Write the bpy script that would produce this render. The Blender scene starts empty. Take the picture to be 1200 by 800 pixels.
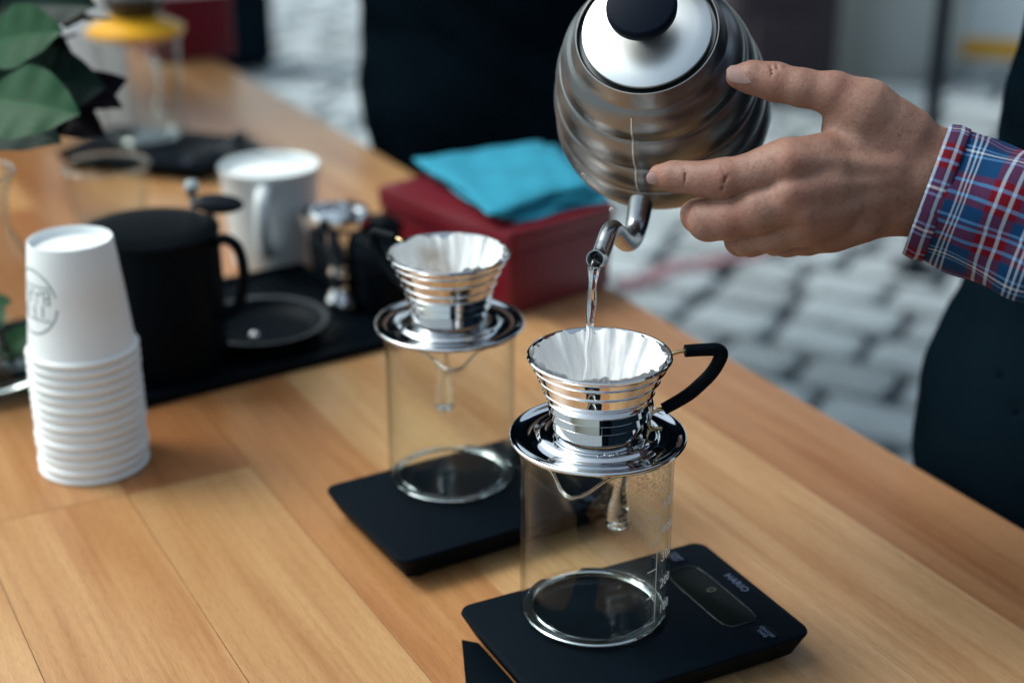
import bpy, bmesh, math, random
import numpy as np
from mathutils import Vector, Matrix, Euler
R = math.radians
PI = math.pi
random.seed(7)
rng = np.random.default_rng(7)
scene = bpy.context.scene
COL = scene.collection

# ------------------------------------------------------------------ camera, world, sun, exposure
CAMZ = 0.617                      # metres above the table top (table top is z = 0, the street z = -0.9)
PITCH = 22.6
FPX = 1780.0                      # focal length in pixels of a 1200 px wide picture
cam_d = bpy.data.cameras.new('camera')
cam = bpy.data.objects.new('camera', cam_d)
COL.objects.link(cam)
cam.location = (0, 0, CAMZ)
cam.rotation_euler = (R(90 - PITCH), 0, 0)
cam_d.sensor_width = 36
cam_d.lens = FPX / 1200 * 36
cam_d.clip_start = 0.02
cam_d.clip_end = 300
cam_d.dof.use_dof = True
cam_d.dof.focus_distance = 1.01
cam_d.dof.aperture_fstop = 3.0
cam_d.dof.aperture_blades = 0
scene.camera = cam

world = bpy.data.worlds.new('World')
scene.world = world
world.use_nodes = True
wn = world.node_tree.nodes
wl = world.node_tree.links
bg = wn['Background']
sky = wn.new('ShaderNodeTexSky')
sky.sky_type = 'NISHITA'
sky.sun_disc = False
SUN_EL, SUN_AZ = 52, 285          # azimuth from +Y towards +X : from the left
sky.sun_elevation = R(SUN_EL)
sky.sun_rotation = R(SUN_AZ)
sky.air_density = 1.0
sky.dust_density = 4.0
sky.ozone_density = 1.2
hs = wn.new('ShaderNodeHueSaturation')      # thin high cloud: paler than a clear sky
hs.inputs['Saturation'].default_value = 0.50
hs.inputs['Value'].default_value = 1.0
wl.new(sky.outputs[0], hs.inputs['Color'])
tn = wn.new('ShaderNodeMix')
tn.data_type = 'RGBA'
tn.blend_type = 'MULTIPLY'
tn.inputs[0].default_value = 1
tn.inputs[7].default_value = (0.90, 1.02, 1.03, 1)
wl.new(hs.outputs[0], tn.inputs[6])
wl.new(tn.outputs[2], bg.inputs[0])
bg.inputs[1].default_value = 0.125

sun_d = bpy.data.lights.new('sun', 'SUN')
sun_d.energy = 1.05
sun_d.angle = R(24)
sun_d.color = (1.0, 0.96, 0.90)
sun = bpy.data.objects.new('sun', sun_d)
COL.objects.link(sun)
sd = Vector((math.sin(R(SUN_AZ)) * math.cos(R(SUN_EL)), math.cos(R(SUN_AZ)) * math.cos(R(SUN_EL)), math.sin(R(SUN_EL))))
sun.rotation_euler = sd.to_track_quat('Z', 'Y').to_euler()

vs = scene.view_settings
vs.view_transform = 'Standard'
vs.look = 'None'
vs.gamma = 1
vs.exposure = 0.75
scene.cycles.use_denoising = True
scene.cycles.max_bounces = 12
scene.cycles.transparent_max_bounces = 24
scene.cycles.glossy_bounces = 6
scene.cycles.transmission_bounces = 10
scene.cycles.sample_clamp_indirect = 6
scene.cycles.caustics_reflective = False
scene.cycles.caustics_refractive = False

CP, SP_ = math.cos(R(PITCH)), math.sin(R(PITCH))
CAM_M = Matrix.Translation((0, 0, CAMZ)) @ Euler((R(90 - PITCH), 0, 0)).to_matrix().to_4x4()


def at(px, py, d):
    """point seen at photo pixel (px, py), d metres in front of the camera"""
    return CAM_M @ Vector(((px - 600) / FPX * d, -(py - 400) / FPX * d, -d))


def on_z(px, py, z=0.0):
    """point seen at photo pixel (px, py) on the level z"""
    a = at(px, py, 1) - Vector((0, 0, CAMZ))
    return Vector((0, 0, CAMZ)) + a * ((z - CAMZ) / a.z)


# ------------------------------------------------------------------ materials
def newmat(name):
    m = bpy.data.materials.new(name)
    m.use_nodes = True
    nt = m.node_tree
    return m, nt, nt.nodes, nt.links, nt.nodes['Principled BSDF']


def mat(name, col, rough=0.5, metal=0.0, var=0.0, vscale=20, bump=0.0, bscale=200, spec=None, coat=0, sheen=0, rvar=0.0, sss=0, vcol=None):
    m, nt, N, L, b = newmat(name)
    b.inputs['Base Color'].default_value = (*col, 1)
    b.inputs['Roughness'].default_value = rough
    b.inputs['Metallic'].default_value = metal
    if spec is not None:
        b.inputs['Specular IOR Level'].default_value = spec
    if coat:
        b.inputs['Coat Weight'].default_value = coat
        b.inputs['Coat Roughness'].default_value = 0.15
    if sheen:
        b.inputs['Sheen Weight'].default_value = sheen
    if sss:
        b.inputs['Subsurface Weight'].default_value = sss
        b.inputs['Subsurface Scale'].default_value = 0.004
    tc = N.new('ShaderNodeTexCoord')
    if var or rvar:
        n = N.new('ShaderNodeTexNoise')
        n.inputs['Scale'].default_value = vscale
        n.inputs['Detail'].default_value = 5
        n.inputs['Roughness'].default_value = 0.6
        L.new(tc.outputs['Object'], n.inputs['Vector'])
        if var:
            mx = N.new('ShaderNodeMix')
            mx.data_type = 'RGBA'
            a = vcol or tuple(c * (1 - var) for c in col)
            mx.inputs[6].default_value = (*a, 1)
            mx.inputs[7].default_value = (*[min(1, c * (1 + var * 0.6)) for c in col], 1)
            mr = N.new('ShaderNodeMapRange')
            mr.inputs[1].default_value = 0.3
            mr.inputs[2].default_value = 0.7
            L.new(n.outputs[0], mr.inputs[0])
            L.new(mr.outputs[0], mx.inputs[0])
            L.new(mx.outputs[2], b.inputs['Base Color'])
        if rvar:
            mr = N.new('ShaderNodeMapRange')
            mr.inputs[1].default_value = 0.3
            mr.inputs[2].default_value = 0.7
            mr.inputs[3].default_value = max(0, rough - rvar)
            mr.inputs[4].default_value = rough + rvar
            L.new(n.outputs[0], mr.inputs[0])
            L.new(mr.outputs[0], b.inputs['Roughness'])
    if bump:
        n2 = N.new('ShaderNodeTexNoise')
        n2.inputs['Scale'].default_value = bscale
        n2.inputs['Detail'].default_value = 4
        L.new(tc.outputs['Object'], n2.inputs['Vector'])
        bp = N.new('ShaderNodeBump')
        bp.inputs['Strength'].default_value = 1
        bp.inputs['Distance'].default_value = bump
        L.new(n2.outputs[0], bp.inputs['Height'])
        L.new(bp.outputs[0], b.inputs['Normal'])
    return m


def thin_glass(name, tint=(0.97, 0.985, 0.98), edge=(0.72, 0.78, 0.77), rough=0.0, f=1.45, wet=0):
    """wall glass: clear face on, darker where the view grazes along the wall, with Fresnel reflection"""
    m = bpy.data.materials.new(name)
    m.use_nodes = True
    nt = m.node_tree
    N, L = nt.nodes, nt.links
    N.remove(N['Principled BSDF'])
    out = N['Material Output']
    lw = N.new('ShaderNodeLayerWeight')
    lw.inputs[0].default_value = 0.5
    pw = N.new('ShaderNodeMath')
    pw.operation = 'POWER'
    pw.inputs[1].default_value = 5
    L.new(lw.outputs['Facing'], pw.inputs[0])
    mx = N.new('ShaderNodeMix')
    mx.data_type = 'RGBA'
    mx.inputs[6].default_value = (*tint, 1)
    mx.inputs[7].default_value = (*edge, 1)
    L.new(pw.outputs[0], mx.inputs[0])
    tr = N.new('ShaderNodeBsdfTransparent')
    L.new(mx.outputs[2], tr.inputs[0])
    gl = N.new('ShaderNodeBsdfGlossy')
    gl.inputs['Roughness'].default_value = rough
    fr = N.new('ShaderNodeMath')          # Schlick's curve, the same from both sides of a wall
    fr.operation = 'MULTIPLY_ADD'
    fr.inputs[1].default_value = 0.70
    fr.inputs[2].default_value = 0.013
    L.new(pw.outputs[0], fr.inputs[0])
    ms = N.new('ShaderNodeMixShader')
    L.new(fr.outputs[0], ms.inputs[0])
    L.new(tr.outputs[0], ms.inputs[1])
    L.new(gl.outputs[0], ms.inputs[2])
    last = ms
    if wet:                                   # condensation: droplets scattered over the upper glass
        tc = N.new('ShaderNodeTexCoord')
        vo = N.new('ShaderNodeTexNoise')
        vo.inputs['Scale'].default_value = 420
        vo.inputs['Detail'].default_value = 3
        L.new(tc.outputs['Object'], vo.inputs['Vector'])
        big = N.new('ShaderNodeTexNoise')
        big.inputs['Scale'].default_value = 28
        L.new(tc.outputs['Object'], big.inputs['Vector'])
        sx = N.new('ShaderNodeSeparateXYZ')
        L.new(tc.outputs['Object'], sx.inputs[0])
        mz = N.new('ShaderNodeMapRange')
        mz.inputs[1].default_value = 0.070
        mz.inputs[2].default_value = 0.125
        L.new(sx.outputs[2], mz.inputs[0])
        mxx = N.new('ShaderNodeMapRange')
        mxx.inputs[1].default_value = -0.01
        mxx.inputs[2].default_value = 0.03
        L.new(sx.outputs[0], mxx.inputs[0])
        m1 = N.new('ShaderNodeMath')
        m1.operation = 'MULTIPLY'
        L.new(mz.outputs[0], m1.inputs[0])
        L.new(mxx.outputs[0], m1.inputs[1])
        m2 = N.new('ShaderNodeMath')
        m2.operation = 'MULTIPLY'
        L.new(m1.outputs[0], m2.inputs[0])
        L.new(big.outputs[0], m2.inputs[1])
        r = N.new('ShaderNodeMapRange')
        r.inputs[1].default_value = 0.52
        r.inputs[2].default_value = 0.62
        L.new(vo.outputs[0], r.inputs[0])
        m3 = N.new('ShaderNodeMath')
        m3.operation = 'MULTIPLY'
        L.new(m2.outputs[0], m3.inputs[0])
        L.new(r.outputs[0], m3.inputs[1])
        df = N.new('ShaderNodeBsdfTranslucent')
        df.inputs[0].default_value = (0.8, 0.82, 0.82, 1)
        g2 = N.new('ShaderNodeBsdfGlossy')
        g2.inputs['Roughness'].default_value = 0.25
        g2.inputs[0].default_value = (0.7, 0.7, 0.7, 1)
        mm = N.new('ShaderNodeMixShader')
        mm.inputs[0].default_value = 0.45
        L.new(df.outputs[0], mm.inputs[1])
        L.new(g2.outputs[0], mm.inputs[2])
        m4 = N.new('ShaderNodeMixShader')
        L.new(m3.outputs[0], m4.inputs[0])
        L.new(ms.outputs[0], m4.inputs[1])
        L.new(mm.outputs[0], m4.inputs[2])
        last = m4
    L.new(last.outputs[0], out.inputs[0])
    return m


def solid_glass(name, col=(1, 1, 1), ior=1.47, rough=0.0):
    m, nt, N, L, b = newmat(name)
    b.inputs['Base Color'].default_value = (*col, 1)
    b.inputs['Roughness'].default_value = rough
    b.inputs['IOR'].default_value = ior
    b.inputs['Transmission Weight'].default_value = 1
    return m


def wood_mat():
    m, nt, N, L, b = newmat('oiled beech')
    tc = N.new('ShaderNodeTexCoord')
    oi = N.new('ShaderNodeObjectInfo')
    add = N.new('ShaderNodeVectorMath')
    add.operation = 'ADD'
    sc = N.new('ShaderNodeVectorMath')
    sc.operation = 'SCALE'
    sc.inputs[0].default_value = (17.3, 9.1, 5.7)
    L.new(oi.outputs['Random'], sc.inputs['Scale'])
    L.new(tc.outputs['Object'], add.inputs[0])
    L.new(sc.outputs[0], add.inputs[1])

    def noise(scale, vec, detail=6, dist=0.0):
        mp = N.new('ShaderNodeMapping')
        mp.inputs['Scale'].default_value = vec
        L.new(add.outputs[0], mp.inputs[0])
        n = N.new('ShaderNodeTexNoise')
        n.inputs['Scale'].default_value = scale
        n.inputs['Detail'].default_value = detail
        n.inputs['Distortion'].default_value = dist
        L.new(mp.outputs[0], n.inputs['Vector'])
        return n
    broad = noise(9, (0.22, 2.4, 1), 3, 0.5)
    grain = noise(110, (0.04, 1.5, 1), 7, 0.25)
    fleck = noise(1300, (0.07, 1.0, 1), 3)
    # tone of the piece, from the object's own colour
    hsv = N.new('ShaderNodeMix')
    hsv.data_type = 'RGBA'
    hsv.blend_type = 'MULTIPLY'
    hsv.inputs[0].default_value = 1
    ramp = N.new('ShaderNodeValToRGB')
    e = ramp.color_ramp.elements
    e[0].position = 0.30
    e[0].color = (0.76, 0.60, 0.48, 1)
    e[1].position = 0.68
    e[1].color = (1.0, 0.97, 0.92, 1)
    x = ramp.color_ramp.elements.new(0.47)
    x.color = (0.93, 0.85, 0.76, 1)
    L.new(broad.outputs[0], ramp.inputs[0])
    L.new(oi.outputs['Color'], hsv.inputs[6])
    L.new(ramp.outputs[0], hsv.inputs[7])
    r2 = N.new('ShaderNodeValToRGB')
    e = r2.color_ramp.elements
    e[0].position = 0.33
    e[0].color = (0.68, 0.57, 0.48, 1)
    e[1].position = 0.60
    e[1].color = (1, 1, 1, 1)
    L.new(grain.outputs[0], r2.inputs[0])
    m2 = N.new('ShaderNodeMix')
    m2.data_type = 'RGBA'
    m2.blend_type = 'MULTIPLY'
    m2.inputs[0].default_value = 0.42
    L.new(hsv.outputs[2], m2.inputs[6])
    L.new(r2.outputs[0], m2.inputs[7])
    r3 = N.new('ShaderNodeValToRGB')
    e = r3.color_ramp.elements
    e[0].position = 0.36
    e[0].color = (0.66, 0.56, 0.48, 1)
    e[1].position = 0.5
    e[1].color = (1, 1, 1, 1)
    L.new(fleck.outputs[0], r3.inputs[0])
    m3 = N.new('ShaderNodeMix')
    m3.data_type = 'RGBA'
    m3.blend_type = 'MULTIPLY'
    m3.inputs[0].default_value = 0.42
    L.new(m2.outputs[2], m3.inputs[6])
    L.new(r3.outputs[0], m3.inputs[7])
    L.new(m3.outputs[2], b.inputs['Base Color'])
    mr = N.new('ShaderNodeMapRange')
    mr.inputs[3].default_value = 0.24
    mr.inputs[4].default_value = 0.38
    L.new(broad.outputs[0], mr.inputs[0])
    L.new(mr.outputs[0], b.inputs['Roughness'])
    bp = N.new('ShaderNodeBump')
    bp.inputs['Distance'].default_value = 0.00025
    bp.inputs['Strength'].default_value = 0.8
    L.new(grain.outputs[0], bp.inputs['Height'])
    bp2 = N.new('ShaderNodeBump')
    bp2.inputs['Distance'].default_value = 0.00012
    L.new(fleck.outputs[0], bp2.inputs['Height'])
    L.new(bp.outputs[0], bp2.inputs['Normal'])
    L.new(bp2.outputs[0], b.inputs['Normal'])
    return m


def plaid_mat():
    """woven check: UV in metres, u round the sleeve, v along it"""
    m, nt, N, L, b = newmat('plaid cotton')
    uv = N.new('ShaderNodeUVMap')
    sp = N.new('ShaderNodeSeparateXYZ')
    wv = N.new('ShaderNodeTexNoise')
    wv.inputs['Scale'].default_value = 25
    L.new(uv.outputs[0], wv.inputs['Vector'])
    off = N.new('ShaderNodeVectorMath')
    off.operation = 'MULTIPLY_ADD'
    off.inputs[1].default_value = (0.003, 0.003, 0)
    L.new(wv.outputs['Color'], off.inputs[0])
    L.new(uv.outputs[0], off.inputs[2])
    L.new(off.outputs[0], sp.inputs[0])
    P = 0.052

    def stripes(sock, bands, base, shift):
        a = N.new('ShaderNodeMath')
        a.operation = 'MULTIPLY_ADD'
        a.inputs[1].default_value = 1 / P
        a.inputs[2].default_value = shift
        L.new(sock, a.inputs[0])
        f = N.new('ShaderNodeMath')
        f.operation = 'FRACT'
        L.new(a.outputs[0], f.inputs[0])
        rp = N.new('ShaderNodeValToRGB')
        rp.color_ramp.interpolation = 'CONSTANT'
        els = rp.color_ramp.elements
        els[0].position = 0
        els[0].color = (*base, 1)
        els[1].position = 0.999
        els[1].color = (*base, 1)
        for p0, p1, c in bands:
            x = els.new(p0)
            x.color = (*c, 1)
            x = els.new(p1)
            x.color = (*base, 1)
        L.new(f.outputs[0], rp.inputs[0])
        return rp.outputs[0]
    blue = (0.003, 0.036, 0.108)
    red = (0.125, 0.004, 0.012)
    white = (0.46, 0.53, 0.61)
    lblue = (0.10, 0.24, 0.46)
    # across v : rings round the arm.  thin white triple, then the broad red band with white pair
    vb = [(0.04, 0.072, white), (0.115, 0.147, white), (0.19, 0.222, white),
          (0.55, 0.63, red), (0.63, 0.675, white), (0.675, 0.79, red), (0.79, 0.835, white), (0.835, 0.92, red)]
    ub = [(0.05, 0.085, lblue), (0.13, 0.165, white), (0.21, 0.245, lblue),
          (0.50, 0.58, red), (0.58, 0.625, lblue), (0.625, 0.76, red), (0.76, 0.805, lblue), (0.805, 0.89, red)]
    cv = stripes(sp.outputs[1], vb, blue, 0.74)
    cu = stripes(sp.outputs[0], ub, blue, 0.30)
    mx = N.new('ShaderNodeMix')
    mx.data_type = 'RGBA'
    # twill: fine diagonal alternation of warp and weft
    s2 = N.new('ShaderNodeMath')
    s2.operation = 'ADD'
    L.new(sp.outputs[0], s2.inputs[0])
    L.new(sp.outputs[1], s2.inputs[1])
    s3 = N.new('ShaderNodeMath')
    s3.operation = 'MULTIPLY'
    s3.inputs[1].default_value = 2 * PI / 0.0011
    L.new(s2.outputs[0], s3.inputs[0])
    s4 = N.new('ShaderNodeMath')
    s4.operation = 'SINE'
    L.new(s3.outputs[0], s4.inputs[0])
    s5 = N.new('ShaderNodeMapRange')
    s5.inputs[1].default_value = -1
    s5.inputs[2].default_value = 1
    s5.inputs[3].default_value = 0.32
    s5.inputs[4].default_value = 0.68
    L.new(s4.outputs[0], s5.inputs[0])
    L.new(s5.outputs[0], mx.inputs[0])
    L.new(cv, mx.inputs[6])
    L.new(cu, mx.inputs[7])
    L.new(mx.outputs[2], b.inputs['Base Color'])
    b.inputs['Roughness'].default_value = 0.9
    b.inputs['Specular IOR Level'].default_value = 0.15
    bn = N.new('ShaderNodeTexNoise')
    bn.inputs['Scale'].default_value = 900
    L.new(uv.outputs[0], bn.inputs['Vector'])
    bp = N.new('ShaderNodeBump')
    bp.inputs['Distance'].default_value = 0.0003
    L.new(bn.outputs[0], bp.inputs['Height'])
    L.new(bp.outputs[0], b.inputs['Normal'])
    return m


def skin_mat():
    m, nt, N, L, b = newmat('skin')
    tc = N.new('ShaderNodeTexCoord')

    def noise(s, d=4):
        n = N.new('ShaderNodeTexNoise')
        n.inputs['Scale'].default_value = s
        n.inputs['Detail'].default_value = d
        n.inputs['Roughness'].default_value = 0.6
        L.new(tc.outputs['Object'], n.inputs['Vector'])
        return n
    n1 = noise(26, 6)
    rp = N.new('ShaderNodeValToRGB')
    e = rp.color_ramp.elements
    e[0].position = 0.32
    e[0].color = (0.225, 0.108, 0.078, 1)
    e[1].position = 0.68
    e[1].color = (0.340, 0.195, 0.140, 1)
    L.new(n1.outputs[0], rp.inputs[0])
    n2 = noise(420, 3)
    r2 = N.new('ShaderNodeValToRGB')
    e = r2.color_ramp.elements
    e[0].position = 0.30
    e[0].color = (0.62, 0.50, 0.46, 1)
    e[1].position = 0.48
    e[1].color = (1, 1, 1, 1)
    L.new(n2.outputs[0], r2.inputs[0])
    mx = N.new('ShaderNodeMix')
    mx.data_type = 'RGBA'
    mx.blend_type = 'MULTIPLY'
    mx.inputs[0].default_value = 0.55
    L.new(rp.outputs[0], mx.inputs[6])
    L.new(r2.outputs[0], mx.inputs[7])
    ba = N.new('ShaderNodeAttribute')
    ba.attribute_name = 'blush'
    bs = N.new('ShaderNodeMath')
    bs.operation = 'MULTIPLY'
    bs.inputs[1].default_value = 0.55
    L.new(ba.outputs['Fac'], bs.inputs[0])
    bm = N.new('ShaderNodeMix')
    bm.data_type = 'RGBA'
    bm.blend_type = 'MULTIPLY'
    L.new(bs.outputs[0], bm.inputs[0])
    L.new(mx.outputs[2], bm.inputs[6])
    bm.inputs[7].default_value = (1.0, 0.62, 0.56, 1)
    L.new(bm.outputs[2], b.inputs['Base Color'])
    b.inputs['Subsurface Weight'].default_value = 0.12
    b.inputs['Subsurface Radius'].default_value = (1, 0.35, 0.2)
    b.inputs['Subsurface Scale'].default_value = 0.004
    b.inputs['Roughness'].default_value = 0.52
    b.inputs['Specular IOR Level'].default_value = 0.4
    v = N.new('ShaderNodeTexVoronoi')
    v.feature = 'DISTANCE_TO_EDGE'
    v.inputs['Scale'].default_value = 620
    L.new(tc.outputs['Object'], v.inputs['Vector'])
    vr = N.new('ShaderNodeMapRange')
    vr.inputs[2].default_value = 0.15
    L.new(v.outputs[0], vr.inputs[0])
    b1 = N.new('ShaderNodeBump')
    b1.inputs['Distance'].default_value = 0.00009
    L.new(vr.outputs[0], b1.inputs['Height'])
    n3 = noise(130, 5)
    b2 = N.new('ShaderNodeBump')
    b2.inputs['Distance'].default_value = 0.0007
    L.new(n3.outputs[0], b2.inputs['Height'])
    L.new(b1.outputs[0], b2.inputs['Normal'])
    L.new(b2.outputs[0], b.inputs['Normal'])
    return m


def cobble_mat():
    m, nt, N, L, b = newmat('granite')
    tc = N.new('ShaderNodeTexCoord')
    oi = N.new('ShaderNodeObjectInfo')
    n = N.new('ShaderNodeTexNoise')
    n.inputs['Scale'].default_value = 9
    n.inputs['Detail'].default_value = 8
    L.new(tc.outputs['Object'], n.inputs['Vector'])
    rp = N.new('ShaderNodeValToRGB')
    e = rp.color_ramp.elements
    e[0].position = 0.3
    e[0].color = (0.24, 0.28, 0.295, 1)
    e[1].position = 0.7
    e[1].color = (0.46, 0.51, 0.52, 1)
    L.new(n.outputs[0], rp.inputs[0])
    mr = N.new('ShaderNodeMapRange')
    mr.inputs[3].default_value = 0.70
    mr.inputs[4].default_value = 1.20
    L.new(oi.outputs['Random'], mr.inputs[0])
    mx = N.new('ShaderNodeVectorMath')
    mx.operation = 'SCALE'
    L.new(rp.outputs[0], mx.inputs[0])
    L.new(mr.outputs[0], mx.inputs['Scale'])
    L.new(mx.outputs[0], b.inputs['Base Color'])
    b.inputs['Roughness'].default_value = 0.6
    bp = N.new('ShaderNodeBump')
    bp.inputs['Distance'].default_value = 0.006
    L.new(n.outputs[0], bp.inputs['Height'])
    L.new(bp.outputs[0], b.inputs['Normal'])
    return m


def paper_mat(name, col, stain=None, rad=0.02, scol=(0.30, 0.17, 0.07)):
    m, nt, N, L, b = newmat(name)
    tc = N.new('ShaderNodeTexCoord')
    n = N.new('ShaderNodeTexNoise')
    n.inputs['Scale'].default_value = 90
    n.inputs['Detail'].default_value = 5
    L.new(tc.outputs['Object'], n.inputs['Vector'])
    base = N.new('ShaderNodeMix')
    base.data_type = 'RGBA'
    base.inputs[6].default_value = (*[c * 0.90 for c in col], 1)
    base.inputs[7].default_value = (*col, 1)
    L.new(n.outputs[0], base.inputs[0])
    last = base.outputs[2]
    if stain:
        for st, rd in stain:
            dist = N.new('ShaderNodeVectorMath')
            dist.operation = 'DISTANCE'
            L.new(tc.outputs['Object'], dist.inputs[0])
            dist.inputs[1].default_value = st
            ad = N.new('ShaderNodeMath')
            ad.operation = 'MULTIPLY_ADD'
            ad.inputs[1].default_value = 0.016
            L.new(n.outputs[0], ad.inputs[0])
            L.new(dist.outputs['Value'], ad.inputs[2])
            mr = N.new('ShaderNodeMapRange')
            mr.inputs[1].default_value = rd + 0.010
            mr.inputs[2].default_value = rd * 0.4
            L.new(ad.outputs[0], mr.inputs[0])
            mm = N.new('ShaderNodeMath')
            mm.operation = 'MULTIPLY'
            mm.inputs[1].default_value = 0.75
            L.new(mr.outputs[0], mm.inputs[0])
            mx = N.new('ShaderNodeMix')
            mx.data_type = 'RGBA'
            L.new(mm.outputs[0], mx.inputs[0])
            L.new(last, mx.inputs[6])
            mx.inputs[7].default_value = (*scol, 1)
            last = mx.outputs[2]
    L.new(last, b.inputs['Base Color'])
    b.inputs['Roughness'].default_value = 0.8
    b.inputs['Subsurface Weight'].default_value = 0.0
    # thin paper lets some light through
    tl = N.new('ShaderNodeBsdfTranslucent')
    L.new(last, tl.inputs[0])
    ms = N.new('ShaderNodeMixShader')
    ms.inputs[0].default_value = 0.12
    L.new(b.outputs[0], ms.inputs[1])
    L.new(tl.outputs[0], ms.inputs[2])
    L.new(ms.outputs[0], N['Material Output'].inputs[0])
    bp = N.new('ShaderNodeBump')
    bp.inputs['Distance'].default_value = 0.0012
    L.new(n.outputs[0], bp.inputs['Height'])
    L.new(bp.outputs[0], b.inputs['Normal'])
    return m


def leaf_mat(name, c1, c2):
    m, nt, N, L, b = newmat(name)
    uv = N.new('ShaderNodeUVMap')
    sp = N.new('ShaderNodeSeparateXYZ')
    L.new(uv.outputs[0], sp.inputs[0])
    n = N.new('ShaderNodeTexNoise')
    n.inputs['Scale'].default_value = 6
    n.inputs['Detail'].default_value = 4
    L.new(uv.outputs[0], n.inputs['Vector'])
    mx = N.new('ShaderNodeMix')
    mx.data_type = 'RGBA'
    mx.inputs[6].default_value = (*c1, 1)
    mx.inputs[7].default_value = (*c2, 1)
    L.new(n.outputs[0], mx.inputs[0])
    ab = N.new('ShaderNodeMath')
    ab.operation = 'ABSOLUTE'
    L.new(sp.outputs[1], ab.inputs[0])
    mr = N.new('ShaderNodeMapRange')
    mr.inputs[1].default_value = 0.0
    mr.inputs[2].default_value = 0.05
    mr.inputs[3].default_value = 0.5
    mr.inputs[4].default_value = 0.0
    L.new(ab.outputs[0], mr.inputs[0])
    m2 = N.new('ShaderNodeMix')
    m2.data_type = 'RGBA'
    L.new(mr.outputs[0], m2.inputs[0])
    L.new(mx.outputs[2], m2.inputs[6])
    m2.inputs[7].default_value = (c2[0] * 2.2, c2[1] * 1.8, c2[2] * 1.8, 1)
    L.new(m2.outputs[2], b.inputs['Base Color'])
    b.inputs['Roughness'].default_value = 0.5
    b.inputs['Specular IOR Level'].default_value = 0.12
    return m


M = {}
M['wood'] = wood_mat()
M['plaid'] = plaid_mat()
M['skin'] = skin_mat()
M['cobble'] = cobble_mat()
M['chrome'] = mat('polished steel', (0.74, 0.755, 0.77), 0.035, 1.0, rvar=0.02, vscale=60)
M['chrome_soft'] = mat('rubbed polished steel', (0.68, 0.695, 0.71), 0.09, 1.0, rvar=0.03, vscale=60)
M['steel'] = mat('brushed steel', (0.24, 0.245, 0.25), 0.33, 1.0, var=0.12, vscale=14, rvar=0.06)
M['lidsteel'] = mat('matt steel lid', (0.80, 0.83, 0.82), 0.40, 1.0, var=0.05, vscale=30)
M['spout'] = mat('spout steel', (0.34, 0.35, 0.36), 0.22, 1.0, rvar=0.05, vscale=40)
M['brass'] = mat('brass wire', (0.65, 0.48, 0.26), 0.25, 1.0)
M['black'] = mat('black plastic', (0.0010, 0.0042, 0.0082), 0.62, bump=0.00008, bscale=900, var=0.2, spec=0.06)
M['blackgloss'] = mat('glossy black plastic', (0.002, 0.005, 0.009), 0.22, spec=0.25)
M['rubber'] = mat('black rubber', (0.0012, 0.0040, 0.0068), 0.5, spec=0.06)
M['knob'] = mat('black knob', (0.0022, 0.0060, 0.0140), 0.5, spec=0.07)
M['display'] = mat('dark display', (0.0020, 0.0040, 0.0035), 0.4, spec=0.05)
M['print_blue'] = mat('pale blue print', (0.11, 0.15, 0.24), 0.6)
M['print_white'] = mat('white print', (0.82, 0.85, 0.85), 0.5)
M['print_grey'] = mat('grey green print', (0.17, 0.25, 0.27), 0.6)
M['glass'] = thin_glass('jug glass')
M['glass_wet'] = thin_glass('jug glass misted', wet=1)
M['glass_far'] = thin_glass('tumbler glass', edge=(0.55, 0.6, 0.6))
M['glass_solid'] = solid_glass('solid glass', (0.93, 0.97, 0.96))
M['water'] = solid_glass('water', (1, 1, 1), 1.333)
M['residue'] = thin_glass('thin coffee film', tint=(0.55, 0.48, 0.44), edge=(0.2, 0.15, 0.12), rough=0.25)
M['coffee'] = mat('wet coffee', (0.012, 0.008, 0.006), 0.3)
M['filter'] = paper_mat('filter paper', (0.97, 0.985, 0.985), [((0.012, 0.030, 0.040), 0.002)], scol=(0.5, 0.42, 0.3))
M['filter_used'] = paper_mat('used filter paper', (0.95, 0.965, 0.955), [((-0.015, 0.033, 0.046), 0.015), ((-0.004, 0.031, 0.034), 0.009)])
M['cup'] = mat('white paper cup', (0.82, 0.86, 0.86), 0.55, var=0.03, vscale=30)
M['enamel'] = mat('white enamel', (0.70, 0.76, 0.76), 0.3, var=0.06, vscale=12)
M['cloth_black'] = mat('black cloth', (0.003, 0.0075, 0.0115), 0.85, sheen=0.0, var=0.3, vscale=6, bump=0.0006, bscale=300, spec=0.0)
M['denim'] = mat('dark denim', (0.004, 0.009, 0.015), 0.85, var=0.3, vscale=8, spec=0.02)
M['leather'] = mat('black leather', (0.012, 0.012, 0.013), 0.45)
M['hair'] = mat('dark hair', (0.02, 0.012, 0.008), 0.5, var=0.4, vscale=90)
M['eye'] = mat('eye white', (0.7, 0.7, 0.68), 0.2)
M['iris'] = mat('brown iris', (0.03, 0.018, 0.01), 0.15)
M['lips'] = mat('lips', (0.36, 0.13, 0.10), 0.45)
M['nail'] = mat('fingernail', (0.36, 0.22, 0.19), 0.30, var=0.1, vscale=200)
M['redbox'] = mat('red lacquer', (0.16, 0.008, 0.016), 0.32, var=0.15, vscale=9)
M['teal'] = mat('teal cloth', (0.012, 0.26, 0.38), 0.85, var=0.18, vscale=26, bump=0.0006, bscale=90)
M['yellow'] = mat('yellow plastic', (0.85, 0.42, 0.02), 0.35)
M['joint'] = mat('dark sand joint', (0.030, 0.040, 0.050), 0.9, var=0.4, vscale=5)
M['pole'] = mat('dark painted pole', (0.006, 0.010, 0.016), 0.6, spec=0.1)
M['planter'] = mat('pale grey planter', (0.36, 0.38, 0.37), 0.75, var=0.1, vscale=3)
M['darkbrown'] = mat('dark plum fabric', (0.022, 0.014, 0.020), 0.8)
M['whiteplastic'] = mat('white plastic', (0.75, 0.8, 0.82), 0.4)
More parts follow.
